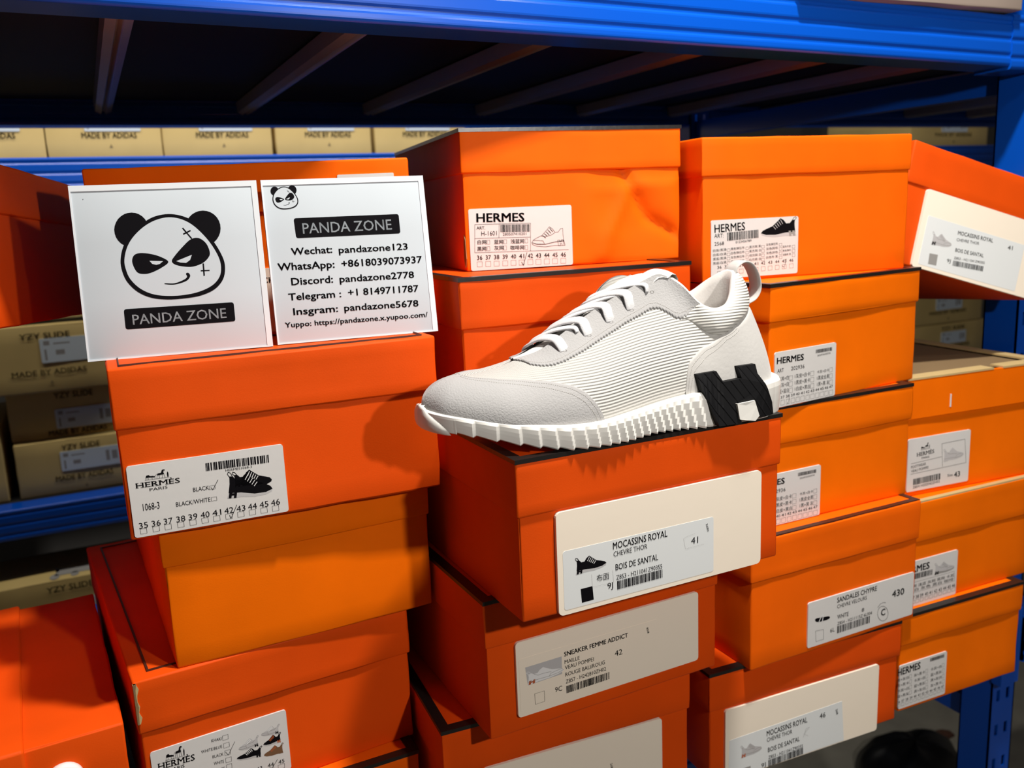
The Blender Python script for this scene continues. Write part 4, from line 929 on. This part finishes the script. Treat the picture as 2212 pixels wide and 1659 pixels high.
# ------------------------------------------------------------------ plaques
def plaque(label,bl,br,lean,ink,w,h):
    ax=Vector(br)-Vector(bl); ax.z=0; ax.normalize(); a=math.radians(lean); up=Vector((-ax.y*math.sin(a),ax.x*math.sin(a),math.cos(a))); bk=up.cross(ax)
    M=Matrix(((ax.x,bk.x,up.x,bl[0]),(ax.y,bk.y,up.y,bl[1]),(ax.z,bk.z,up.z,bl[2]+ZO),(0,0,0,1)))
    r=thing('acrylic_plaque',label,'sign',M,'shop plaques leaning on the box')
    V,F=rbox(0,w,0,.006,0,h,.0006,(2,1,2)); pn=mesh('panel',V,F,MT['acrylic'],r,True)
    b=MB(); t=.0042                               # lighter opaque strips: bright refraction of the clear edge put into the colour
    for (x0,z0,x1,z1) in ((0,h-t,w,h),(w-t,0,w,h-t),(0,0,w-t,.0012),(0,.0012,.0012,h-t)):
        b.add([(x0,-.0006,z0),(x1,-.0006,z0),(x1,-.0006,z1),(x0,-.0006,z1),(x0,.0063,z0),(x1,.0063,z0),(x1,.0063,z1),(x0,.0063,z1)],[(0,1,2,3),(0,4,5,1),(1,5,6,2),(2,6,7,3),(3,7,4,0),(7,6,5,4)])
    b.build('edge_highlight',MT['acrylic_edge'],r)
    k=Ink(); k.items(ink); k.build(pn,lambda u,v,e:(u,-.0001-e,v),alias={'w':'acrylic'}); return r
plaque('white square plaque with the large scarred panda face',(-.0084,.705,-.0955),(.1207,.6889,-.0955),8.5,L_['S1'],.1301,.1264)
plaque('white square plaque with lines of contact text under a small panda',(.1252,.694,-.0955),(.2524,.6802,-.0955),9.5,L_['S2'],.128,.127)
# ---- sneaker upper: lofted between the feather line (base) and the rim, millimetres, toe at x=0, heel at x=299 ----
NEAR=[((4,2,32),(30,1,52),.62,1,.5,0),((9,-16,30.5),(32,0,52.4),.62,1,.5,0),((17,-26,29),(36,0,52.8),.64,1,.5,0),
((30,-35,26.5),(44,0,53.6),.68,1,.52,0),((47,-43,23.5),(54,0,55),.68,1,.5,0),((62,-47.5,21),(64,0,56.8),.66,1,.48,0),
((76,-50,19.5),(75,-2,60),.62,1.5,.48,.03),((92,-52,18.5),(92,-8,65),.6,2,.42,.1),((108,-53,18),(108,-10,74.5),.55,2,.36,.18),
((124,-53,18.5),(124,-10,84),.5,2,.32,.22),((145,-51,21),(145,-10,95),.48,2,.3,.25),((165,-50,24),(165,-11,104),.46,2,.3,.27),
((183,-50,26),(182,-12,111),.45,2,.3,.28),((197,-51,27.5),(195,-15,115),.45,1,.3,.3),((210,-52,28),(206,-26,107),.42,0,.3,.32),
((222,-53,28),(215,-38,93),.4,-1,.3,.33),((235,-53.5,28),(226,-43,88),.4,-2,.3,.33),((250,-53.5,28),(239,-42,91),.4,-3,.28,.33),
((265,-51,27.5),(250,-35,99),.4,-4,.25,.3),((279,-44,27),(257,-28,109),.39,-4,.22,.27),((288,-33,27),(261,-23,113),.38,-4,.2,.25),
((292,-20,27),(262,-18,114),.38,-4,.2,.25)]
FB=[(4,2),(9,18),(17,27),(30,36),(47,42),(62,45.5),(76,47),(92,47.5),(108,46.5),(124,44),(145,39),(165,33),(183,28),(197,25),(210,23),(222,21),(235,19),(250,15),(265,10),(279,3),(288,-7),(292,-20)]
FRM=[(30,1,52),(32,0,52.4),(36,0,52.8),(44,0,53.6),(54,0,55),(64,0,56.8),(75,2,59.5),(92,8,64.5),(108,9,73.5),(124,10,83),(145,10,94.5),(162,13,108.5),(176,14,114),(189,12,112),(203,11,107),(214,12,98),(226,10,93),(239,6,97),(250,0,105),(257,-8,111),(261,-13,113.5),(262,-18,114)]
NS=len(NEAR)
def _ctrl(far):
    out=[]
    for i,(b,r,a,bl,c,d) in enumerate(NEAR):
        b=np.array(b,float); r=np.array(r,float)
        if far: b=np.array([FB[i][0],FB[i][1],b[2]]); r=np.array(FRM[i],float)
        o=b-r; o[2]=0; n=o/np.hypot(o[0],o[1]); h=r[2]-b[2]
        out.append([b,b+n*bl+np.array([0,0,a*h]),r+c*o-np.array([0,0,d*h]),r])
    return np.array(out)
CT={False:_ctrl(False),True:_ctrl(True)}
def _cr(A,s):
    s=np.clip(np.asarray(s,float),0,NS-1); i=np.minimum(s.astype(int),NS-2); u=(s-i)[...,None,None]
    g=lambda k: A[np.clip(k,0,NS-1)]
    p0,p1,p2,p3=g(i-1),g(i),g(i+1),g(i+2)
    return p1+.5*u*((p2-p0)+u*((2*p0-5*p1+4*p2-p3)+u*(3*(p1-p2)+p3-p0)))
def S(s,t,far=False):
    C=_cr(CT[far],s); t=np.asarray(t,float)[...,None]; m=1-t
    return m**3*C[...,0,:]+3*m*m*t*C[...,1,:]+3*m*t*t*C[...,2,:]+t**3*C[...,3,:]
def N(s,t,far=False):
    e=1e-3; a=S(np.minimum(s+e,NS-1),t,far)-S(np.maximum(s-e,0),t,far); b=S(s,np.minimum(t+e,1),far)-S(s,np.maximum(t-e,0),far)
    n=np.cross(a,b); n/=np.linalg.norm(n,axis=-1,keepdims=True)+1e-12
    return -n if far else n
ST={'cap': [(1.67, 1.0), (2.82, 0.809), (4.12, 0.659), (5.04, 0.592), (6.47, 0.488), (7.42, 0.371), (7.9, 0.284), (8.39, 0.151), (8.67, 0.043)], 'eye': [(5.93, 1.0), (6.16, 0.896), (6.29, 0.776), (6.64, 0.706), (7.07, 0.669), (7.65, 0.652), (8.67, 0.656), (9.29, 0.669), (10.07, 0.682), (10.63, 0.702), (11.22, 0.709), (11.85, 0.722), (12.23, 0.702), (12.62, 0.639), (12.99, 0.582), (13.35, 0.589), (13.87, 0.666), (14.56, 0.829), (15.02, 1.0)], 'collar': [(13.35, 0.59), (13.7, 0.622), (14.49, 0.622), (15.31, 0.649), (15.82, 0.652), (16.99, 0.719), (18.7, 0.65), (21, 0.64)], 'counter': [(12.62, 0.02), (12.76, 0.13), (13.03, 0.217), (13.56, 0.288), (14.79, 0.482), (15.89, 0.652), (16.99, 0.715), (18.7, 0.645), (21, 0.63)]}
HPOLY=[(199.5, 42.4), (217.0, 43.1), (221.6, 34.6), (238.4, 35.4), (236.0, 44.7), (253.7, 44.5), (254.4, 37.3), (260.6, 28.8), (268.8, 13.2), (270.8, 3.1), (254.9, 2.8), (253.1, 6.5), (249.3, 17.2), (232.2, 17.1), (237.0, 1.0), (216.5, 1.1), (202.2, 30.4)]
HINS=[(231.5, 17.0), (248.1, 17.7), (253.0, 4.9), (248.9, 1.4), (234.0, 4.6)]
# ------------------------------------------------------------------ sneaker
shoe=thing('sneaker','white ribbed knit sneaker with black block emblem at the heel','sneaker',T(.2,.585,-.1692))
MMK=.001
def fin(name,V,F,m,parent,uv=None,weld=True,smooth=True):
    V=np.asarray(V,float)*MMK
    o=mesh(name,V,F,MT[m],parent,smooth,uv)
    if weld:
        bm=bmesh.new(); bm.from_mesh(o.data); bmesh.ops.remove_doubles(bm,verts=bm.verts,dist=.00002); bmesh.ops.recalc_face_normals(bm,faces=bm.faces); bm.to_mesh(o.data); bm.free()
        if smooth: o.data.shade_smooth()
    return o
def grid(V,n,m,base):                      # quads of an n x m grid
    return [(base+i*m+j,base+(i+1)*m+j,base+(i+1)*m+j+1,base+i*m+j+1) for i in range(n-1) for j in range(m-1)]
def NN(s,t,far):
    a=N(s,t,far)
    e=np.minimum(s,NS-1-s)<.02
    if e.any():
        b=N(s,t,not far); a=np.where(e[...,None],a+b,a); a/=np.linalg.norm(a,axis=-1,keepdims=True)
    return a
def sheet(s0,s1,ns,tlo,thi,nt,off,prof,sides=(False,True),ext=None):
    V=[];F=[];UV=[]; b=np.concatenate([[0,.015,.04],np.linspace(.08,.92,nt),[.96,.985,1]])
    for far in sides:
        s=np.linspace(s0,s1,ns); lo=tlo(s); hi=np.maximum(thi(s),lo+1e-4)
        SS=np.repeat(s[:,None],len(b),1); TT=lo[:,None]+(hi-lo)[:,None]*b[None,:]
        P=S(SS,TT,far); nn=NN(SS,TT,far); o=off*prof(b)[None,:]*np.ones_like(SS)
        if ext is not None: o=o*ext(s)[:,None]
        Q=P+nn*o[...,None]
        # uv: distance along the shoe, distance up from the feather line (metres)
        tb=np.linspace(0,1,25); path=S(np.repeat(s[:,None],25,1),np.repeat(tb[None,:],ns,0),far); ln=np.concatenate([np.zeros((ns,1)),np.cumsum(np.linalg.norm(np.diff(path,axis=1),axis=2),1)],1)
        vv=np.array([np.interp(TT[i],tb,ln[i]) for i in range(ns)]); uu=np.repeat(np.concatenate([[0],np.cumsum(np.linalg.norm(np.diff(P[:,len(b)//2],axis=0),axis=1))])[:,None],len(b),1)
        base=len(V); V+=list(Q.reshape(-1,3)); UV+=list(np.stack([uu,vv],-1).reshape(-1,2)*.001)
        g=grid(None,ns,len(b),base); F+=g if far else [f[::-1] for f in g]
    return V,F,UV
edge=lambda b:np.clip(np.minimum(b,1-b)/.045,0,1)**.5*1.15-.15
lowedge=lambda b:np.clip((1-b)/.045,0,1)**.5*1.15-.15      # open at the rim/feather line
pl=lambda xs,ys:(lambda s:np.interp(s,xs,ys))
zero=lambda s:np.zeros_like(s); one=lambda s:np.ones_like(s)
V,F,UV=sheet(0,NS-1,170,zero,one,22,0,lambda b:b*0); fin('knit_upper',V,F,'knit',shoe,UV)
CAPL=([0,1.55]+[p[0] for p in ST['cap']]+[ST['cap'][-1][0]+.08],[1,1]+[p[1] for p in ST['cap']]+[0])
cap_end=CAPL[0][-1]
V,F,UV=sheet(0,cap_end,150,zero,pl(*CAPL),14,1.15,lowedge); cp=fin('toe_cap',V,F,'suede',shoe)
EX=[p[0] for p in ST['eye']]; EY=[p[1] for p in ST['eye']]
def eye_lo(s):
    y=np.interp(s,EX,EY); d=np.concatenate([[0],np.cumsum(np.linalg.norm(np.diff(S(s,y),axis=0),axis=1))])
    return np.clip(y+.016*(2*np.abs((d/2.7)%1-.5)-.5)*np.clip((s-EX[0])*8,0,1),0,1)     # pinked edge
V,F,UV=sheet(EX[0],EX[-1],620,eye_lo,one,8,1.35,lambda b:np.clip(b/.03,0,1)**.5*1.1-.1); ey=fin('eyestay',V,F,'suede',shoe)
KX=[p[0] for p in ST['counter']]; KY=[p[1] for p in ST['counter']]
V,F,UV=sheet(KX[0],NS-1,90,zero,pl(KX,KY),14,1.2,lowedge); ct=fin('heel_counter',V,F,'suede2',shoe)
CX=[p[0] for p in ST['collar']]; CY=[p[1] for p in ST['collar']]
def col_hi(s): return np.where(s<EX[-1],np.interp(s,EX,EY)+.05,1.0).clip(0,1)
V,F,UV=sheet(CX[0],NS-1,100,pl(CX,CY),col_hi,16,5.0,lambda b:np.sin(np.pi*b)**.55,ext=lambda s:np.clip((s-CX[0])/2.2,.15,1)); fin('collar',V,F,'collar',shoe,UV)
# stitching: short thread capsules set just inside the panel edges
def stitches(parent,sfn,n,off,name='stitching'):
    b=MB()
    for far in (False,True):
        for i in range(n):
            q=[]
            for e in (-.28,.28):
                s,t=sfn((i+.5+e)/n); p=S(np.array([s]),np.array([t]),far)[0]; nn=N(np.array([s]),np.array([t]),far)[0]; q.append((p+nn*off,nn))
            a,c=q[0][0],q[1][0]; d=c-a; L=np.linalg.norm(d)
            if L<.3: continue
            d/=L; w=np.cross(d,q[0][1])*.22; h=q[0][1]*.22
            b.add([(a-w)*MMK,(a+w)*MMK,(c+w)*MMK,(c-w)*MMK,(a+h)*MMK,(c+h)*MMK],[(0,1,4),(3,5,2),(0,4,5,3),(1,2,5,4)])
    o=b.build(name,MT['thread'],parent); return o
def along(xs,ys,ds,dt): 
    xs=np.array(xs);ys=np.array(ys); P=S(xs,ys); d=np.concatenate([[0],np.cumsum(np.linalg.norm(np.diff(P,axis=0),axis=1))]); d/=d[-1]
    return lambda u:(float(np.clip(np.interp(u,d,xs)+ds,0,NS-1)),float(np.clip(np.interp(u,d,ys)+dt,.01,.99)))
stitches(cp,along([p[0] for p in ST['cap']],[p[1] for p in ST['cap']],-.06,-.045),75,1.25)
stitches(cp,along([p[0] for p in ST['cap']],[p[1] for p in ST['cap']],-.13,-.095),75,1.25)
stitches(ct,along(KX[:-2],KY[:-2],.1,-.03),62,1.3); stitches(ct,along(KX[:-2],KY[:-2],.22,-.065),62,1.3)
stitches(ey,along(EX[1:-1],EY[1:-1],0,.05),120,1.45)
# lining and insole
s=np.concatenate([np.linspace(12.6,NS-1,46),np.linspace(NS-1,12.6,46)[1:]]); far=np.array([False]*46+[True]*45)
Rm=np.array([S(np.array([a]),np.array([1.]),bool(f))[0] for a,f in zip(s,far)]); cen=np.array([228,-14.]); V=[]
for inn,dz in ((0,0),(1.6,1.0),(3.6,-.5),(5,-7),(5.5,-22),(6,-45)):
    d=cen-Rm[:,:2]; L=np.linalg.norm(d,axis=1,keepdims=True); xy=Rm[:,:2]+d/L*np.minimum(inn,L*.8); z=np.maximum(Rm[:,2]+dz,36 if inn>5.6 else 0)
    V+=list(np.column_stack([xy,z]))
n=len(s); F=[(j*n+i,(j+1)*n+i,(j+1)*n+i+1,j*n+i+1) for j in range(5) for i in range(n-1)]; F.append(tuple(range(5*n,6*n)))
fin('lining',V,F,'lining',shoe,weld=False)
# tongue
V=[];ns=30; ss=np.linspace(5.95,13.2,ns); nv=11
for i,a in enumerate(ss):
    p=S(np.array([a]),np.array([1.]))[0]; q=S(np.array([a]),np.array([1.]),True)[0]; wv=np.array([0,-1.5 if a<7.5 else 0,0]); p=p+(p-q)*.15+wv; q=q+(q-p)*.15-wv
    for j in range(nv):
        u=j/(nv-1); c=p*(1-u)+q*u; c=c+np.array([0,0,-2.2-4.5*min(1,max(0,12.6-a)/.8)*min(1,max(0,a-7)/2)+4.2*math.sin(math.pi*u)]); V.append(c)
for x,dz,dxx in ((203,2.6,4),(209,2.0,7.5),(212,-1.5,9.5),(210,-6,8),(203,-8,3)):
    for j in range(nv): u=j/(nv-1); b0=V[(ns-1)*nv+j]; V.append(b0+np.array([dxx,0,dz+ (1.5*math.sin(math.pi*u) if dz>-3 else -1)]))
fin('tongue',V,grid(None,ns+5,nv,0),'lining',shoe,weld=False)
# laces
def ribbon(name,path,wdir,w,th,m,parent,k=28,ends=True):
    P=np.array(path,float); n=len(P); out=[]
    for i in range(k):
        t=i/(k-1)*(n-1); a=min(int(t),n-2); u=t-a; p0,p1,p2,p3=P[max(a-1,0)],P[a],P[a+1],P[min(a+2,n-1)]
        out.append(p1+.5*u*((p2-p0)+u*((2*p0-5*p1+4*p2-p3)+u*(3*(p1-p2)+p3-p0))))
    out=np.array(out); V=[];F=[]; c=10
    for i in range(k):
        d=out[min(i+1,k-1)]-out[max(i-1,0)]; d/=np.linalg.norm(d)+1e-9
        wv=np.array(wdir[0])*(1-i/(k-1))+np.array(wdir[1])*i/(k-1); wv=wv-d*(wv@d); wv/=np.linalg.norm(wv); nv=np.cross(d,wv)
        for j in range(c):
            a=2*math.pi*j/c; V.append(out[i]+wv*(w/2)*math.copysign(abs(math.cos(a))**.7,math.cos(a))+nv*(th/2)*math.copysign(abs(math.sin(a))**.7,math.sin(a)))
    for i in range(k-1):
        for j in range(c): F.append((i*c+j,i*c+(j+1)%c,(i+1)*c+(j+1)%c,(i+1)*c+j))
    F+= [tuple(range(c-1,-1,-1)),tuple(range((k-1)*c,k*c))]
    return fin(name,V,F,m,parent,weld=False)
def at(sv,tv,far,o=0):
    a=np.array([sv]);t=np.array([tv]); return S(a,t,far)[0]+N(a,t,far)[0]*o
nearE=[(7.86,.775),(9.16,.78),(10.08,.785),(11.0,.80)]; farE=[(7.2,.78),(8.2,.78),(9.2,.78),(10.1,.8)]
for i,((sn,tn),(sf,tf)) in enumerate(zip(nearE,farE)):
    a=at(sn,tn,False,.2); b2=at(sn,tn+.06,False,2.6); c=at(sn-.05,.97,False,3.4); d=at(sf,.97,True,3.4); e=at(sf,tf+.06,True,2.6); g=at(sf,tf,True,.2)
    m_=(c+d)/2+np.array([0,0,2.6]); ribbon('lace_bar',[a,b2,c,m_,d,e,g],[(1,.15,.5),(1,-.1,.5)],8.0,2.4,'lace',shoe)
    # crossing run: from the far eyelet back over the throat, tucked under the next bar on the near side
    s2=sn+1.0; c=at(sf+.25,.96,True,4.2); d=at(s2-.1,.97,False,1.2); m_=(c+d)/2+np.array([0,0,2.4])
    ribbon('lace_cross',[at(sf+.2,.84,True,.6),c,m_,d,at(s2,.88,False,.4)],[(1,.9,.3),(1,.9,.3)],7.6,2.2,'lace',shoe)
for (sv,tv,o) in [(a,b_-.012,1.45) for a,b_ in nearE]+[(12.2,.86,1.5)]:
    p=at(sv,tv,False,o); nn=N(np.array([sv]),np.array([tv]),False)[0]; u=np.cross(nn,[0,0,1]); u/=np.linalg.norm(u); v=np.cross(nn,u); V=[p+u*1.7*math.cos(a)+v*1.1*math.sin(a) for a in np.linspace(0,6.283,12,endpoint=False)]; V.append(p-nn*.5)
    fin('eyelet',V,[(i,(i+1)%12,12) for i in range(12)],'tuck',ey,weld=False)
# heel pull tab
ribbon('pull_tab',[(259,-18,108),(262,-18,116.5),(270,-18,120.5),(278,-18,117.5),(284,-18,108),(285.5,-18,98),(281,-18,90.5),(272.5,-18,87)],[(0,1,0),(0,1,0)],15,2.0,'suede2',shoe,k=40)
# ---- sole
OUTN=[(0,2),(1.5,-8),(5,-17),(13,-27),(26,-35.5),(45,-44),(70,-53),(95,-58.5),(120,-60),(150,-57.5),(180,-56),(210,-58),(240,-60),(262,-59),(278,-54),(290,-44),(297,-31),(299,-20)]
OUTF=[(0,2),(1.5,12),(5,20.5),(13,29.5),(26,37),(45,44),(70,49),(95,50),(120,47),(150,40),(180,31),(210,26),(240,22),(262,18),(278,12),(290,3),(297,-9),(299,-20)]
def resample(P,n):
    P=np.array(P,float); out=[]
    for i in range(len(P)-1):
        a,b_,c,d=P[max(i-1,0)],P[i],P[i+1],P[min(i+2,len(P)-1)]
        for j in range(40): t=j/40; out.append(b_+.5*t*((c-a)+t*((2*a-5*b_+4*c-d)+t*(3*(b_-c)+d-a))))
    out.append(P[-1]); out=np.array(out); L=np.concatenate([[0],np.cumsum(np.linalg.norm(np.diff(out,axis=0),axis=1))]); q=np.linspace(0,L[-1],n)
    return np.column_stack([np.interp(q,L,out[:,0]),np.interp(q,L,out[:,1])])
zbx=([0,20,40,55,70,90,110,140,160,185,205,300],[20,16.5,11.5,7.8,4.6,1.2,.3,.3,2.2,1.6,.2,.2])
ztx=([0,25,57,86,105,122,152,180,196,211,240,300],[33,28.5,22.8,19.4,18.6,19,22.4,26.4,28,29,29,28.5])
RID=[13,27,42,56.5,69,80.5,91.5,101.5,111,119.5,127,134,140.5,147,153.5,160,166.5,173,179.5,186.5,194,202.5,212,222.5]
def saw(x):
    ph=np.interp(x,RID,np.arange(len(RID))); f=ph-np.floor(ph); v=np.where(f<.86,(f/.86)**1.2,1-(f-.86)/.14); return np.where((x>RID[1]-13)&(x<RID[-1]),v,0)
NP=760; rows=[0,.06,.2,.4,.6,.8,.93,1.0]; V=[];F=[]
loop=[resample(OUTN,NP),resample(OUTF,NP)]
xy=np.concatenate([loop[0],loop[1][::-1][1:-1]]); M_=len(xy)
tg=np.roll(xy,-1,0)-np.roll(xy,1,0); tg/=np.linalg.norm(tg,axis=1,keepdims=True); nr=np.column_stack([-tg[:,1],tg[:,0]]); nr*=np.sign(((xy-np.array([150,-5]))*nr).sum(1,keepdims=True)+1e-9)
nr[:, :]=np.where((((xy-np.array([150,-5]))*nr).sum(1)>0)[:,None],nr,-nr)
for q in rows:
    slant=10*np.clip((xy[:,0]-40)/150,0,1); xx=xy[:,0]-slant*(1-q)+4*np.clip((xy[:,0]-40)/150,0,1); sw=saw(xx)
    flare=(-1.6*(1-q)**2-1.8*np.clip((q-.9)/.1,0,1)+.3)+(-.8 if q in(0,) else 0)
    hreg=np.clip((xy[:,0]-206)/6,0,1)*(np.arange(M_)<NP)
    o=flare+1.35*(sw-.35)*(1-min(1,max(0,q-.78)/.15))*(1-hreg)-2.2*hreg*np.clip((288-xy[:,0])/10,0,1)
    zb=np.interp(xy[:,0],*zbx)+1.5*(1-sw)*(1-hreg)*(np.abs(xy[:,0]-120)<105); zt=np.interp(xy[:,0],*ztx)
    z=zb+(zt-zb)*q; V+=list(np.column_stack([xy+nr*o[:,None],z]))
R_=len(rows)
for j in range(R_-1):
    for i in range(M_): F.append((j*M_+i,j*M_+(i+1)%M_,(j+1)*M_+(i+1)%M_,(j+1)*M_+i))
for j in (0,R_-1):                          # underside and top closed by strips from the near to the far outline
    for i in range(NP-1):
        a,b_=j*M_+i,j*M_+i+1; c=j*M_+(M_-i)%M_ if i>0 else j*M_; d=j*M_+(M_-i-1)%M_
        f=[a,b_,d,c]; f=list(dict.fromkeys(f)); 
        if len(f)>2: F.append(tuple(f))
so=fin('sole',V,F,'sole',shoe,weld=True,smooth=False)
# toe bumper: a lip of rubber wrapped round the front of the sole
V=[];F=[]; nu=40; 
arc=np.concatenate([[0],np.cumsum(np.linalg.norm(np.diff(xy,axis=0),axis=1))]); tot=arc[-1]
for j,q in enumerate((-.12,0,.25,.5,.75,1.0,1.18,1.22)):
    am=31-20*max(q,0)**1.4
    for i in range(nu+1):
        u=-1+2*i/nu; aa=(u*am)%tot; k=int(np.interp(aa,arc,np.arange(M_)))%M_; p=xy[k]; nn=nr[k]; zb=np.interp(p[0],*zbx); zt=np.interp(p[0],*ztx); e=(1-abs(u)**6)
        o=(1.9*e-1.2+ (.9 if .2<q<1 else 0))*(1 if q<1.2 else 1)-(1.5 if q>1.2 else 0)-(1.5 if q<0 else 0); V.append(np.array([*(p+nn*o),zb+(zt-zb)*q+.0]))
F=grid(None,8,nu+1,0); fin('toe_bumper',V,F,'sole',so,weld=False)
# block emblem wrapped round the heel side (follows the plan curve of the sole)
def yat(x,pts=OUTN): return float(np.interp(x,[p[0] for p in pts],[p[1] for p in pts]))
HP=HPOLY
def block(name,P,y0,y1,m,parent,top_in=0,far=False):
    P=[np.array(p,float) for p in P]; D=[]
    for a,b_ in zip(P,P[1:]+P[:1]):
        k=max(1,int(np.hypot(*(b_-a))/4)); D+=[a+(b_-a)*i/k for i in range(k)]
    fr=lambda x,z,o:(x,(yat(x)-o+top_in*max(0,z-27)) if not far else (yat(x,OUTF)+o-top_in*max(0,z-27)),z)
    bm=bmesh.new(); a=[bm.verts.new([c*MMK for c in fr(x,z,y0)]) for x,z in D]; c=[bm.verts.new([q*MMK for q in fr(x,z,y1)]) for x,z in D]; n=len(D)
    f0=bm.faces.new(a); f1=bm.faces.new(c[::-1])
    for i in range(n): bm.faces.new((a[i],c[i],c[(i+1)%n],a[(i+1)%n]))
    bmesh.ops.triangulate(bm,faces=[f0,f1]); bmesh.ops.recalc_face_normals(bm,faces=bm.faces)
    uvl=bm.loops.layers.uv.new('UVMap')
    for f in bm.faces:
        for l in f.loops: v=l.vert.co; l[uvl].uv=(v.x,(v.z*.62+v.x*.78))
    me=bpy.data.meshes.new(name); bm.to_mesh(me); bm.free(); me.materials.append(MT[m]); o=link(bpy.data.objects.new(name,me)); o.parent=parent; return o
block('heel_block',HP,1.6,-9,'black',shoe,top_in=.28)
block('heel_block',HP,1.6,-9,'black',shoe,top_in=.28,far=True)
for fr_ in (False,True): block('sole_insert',HINS,3.0,-6,'sole',so,far=fr_)
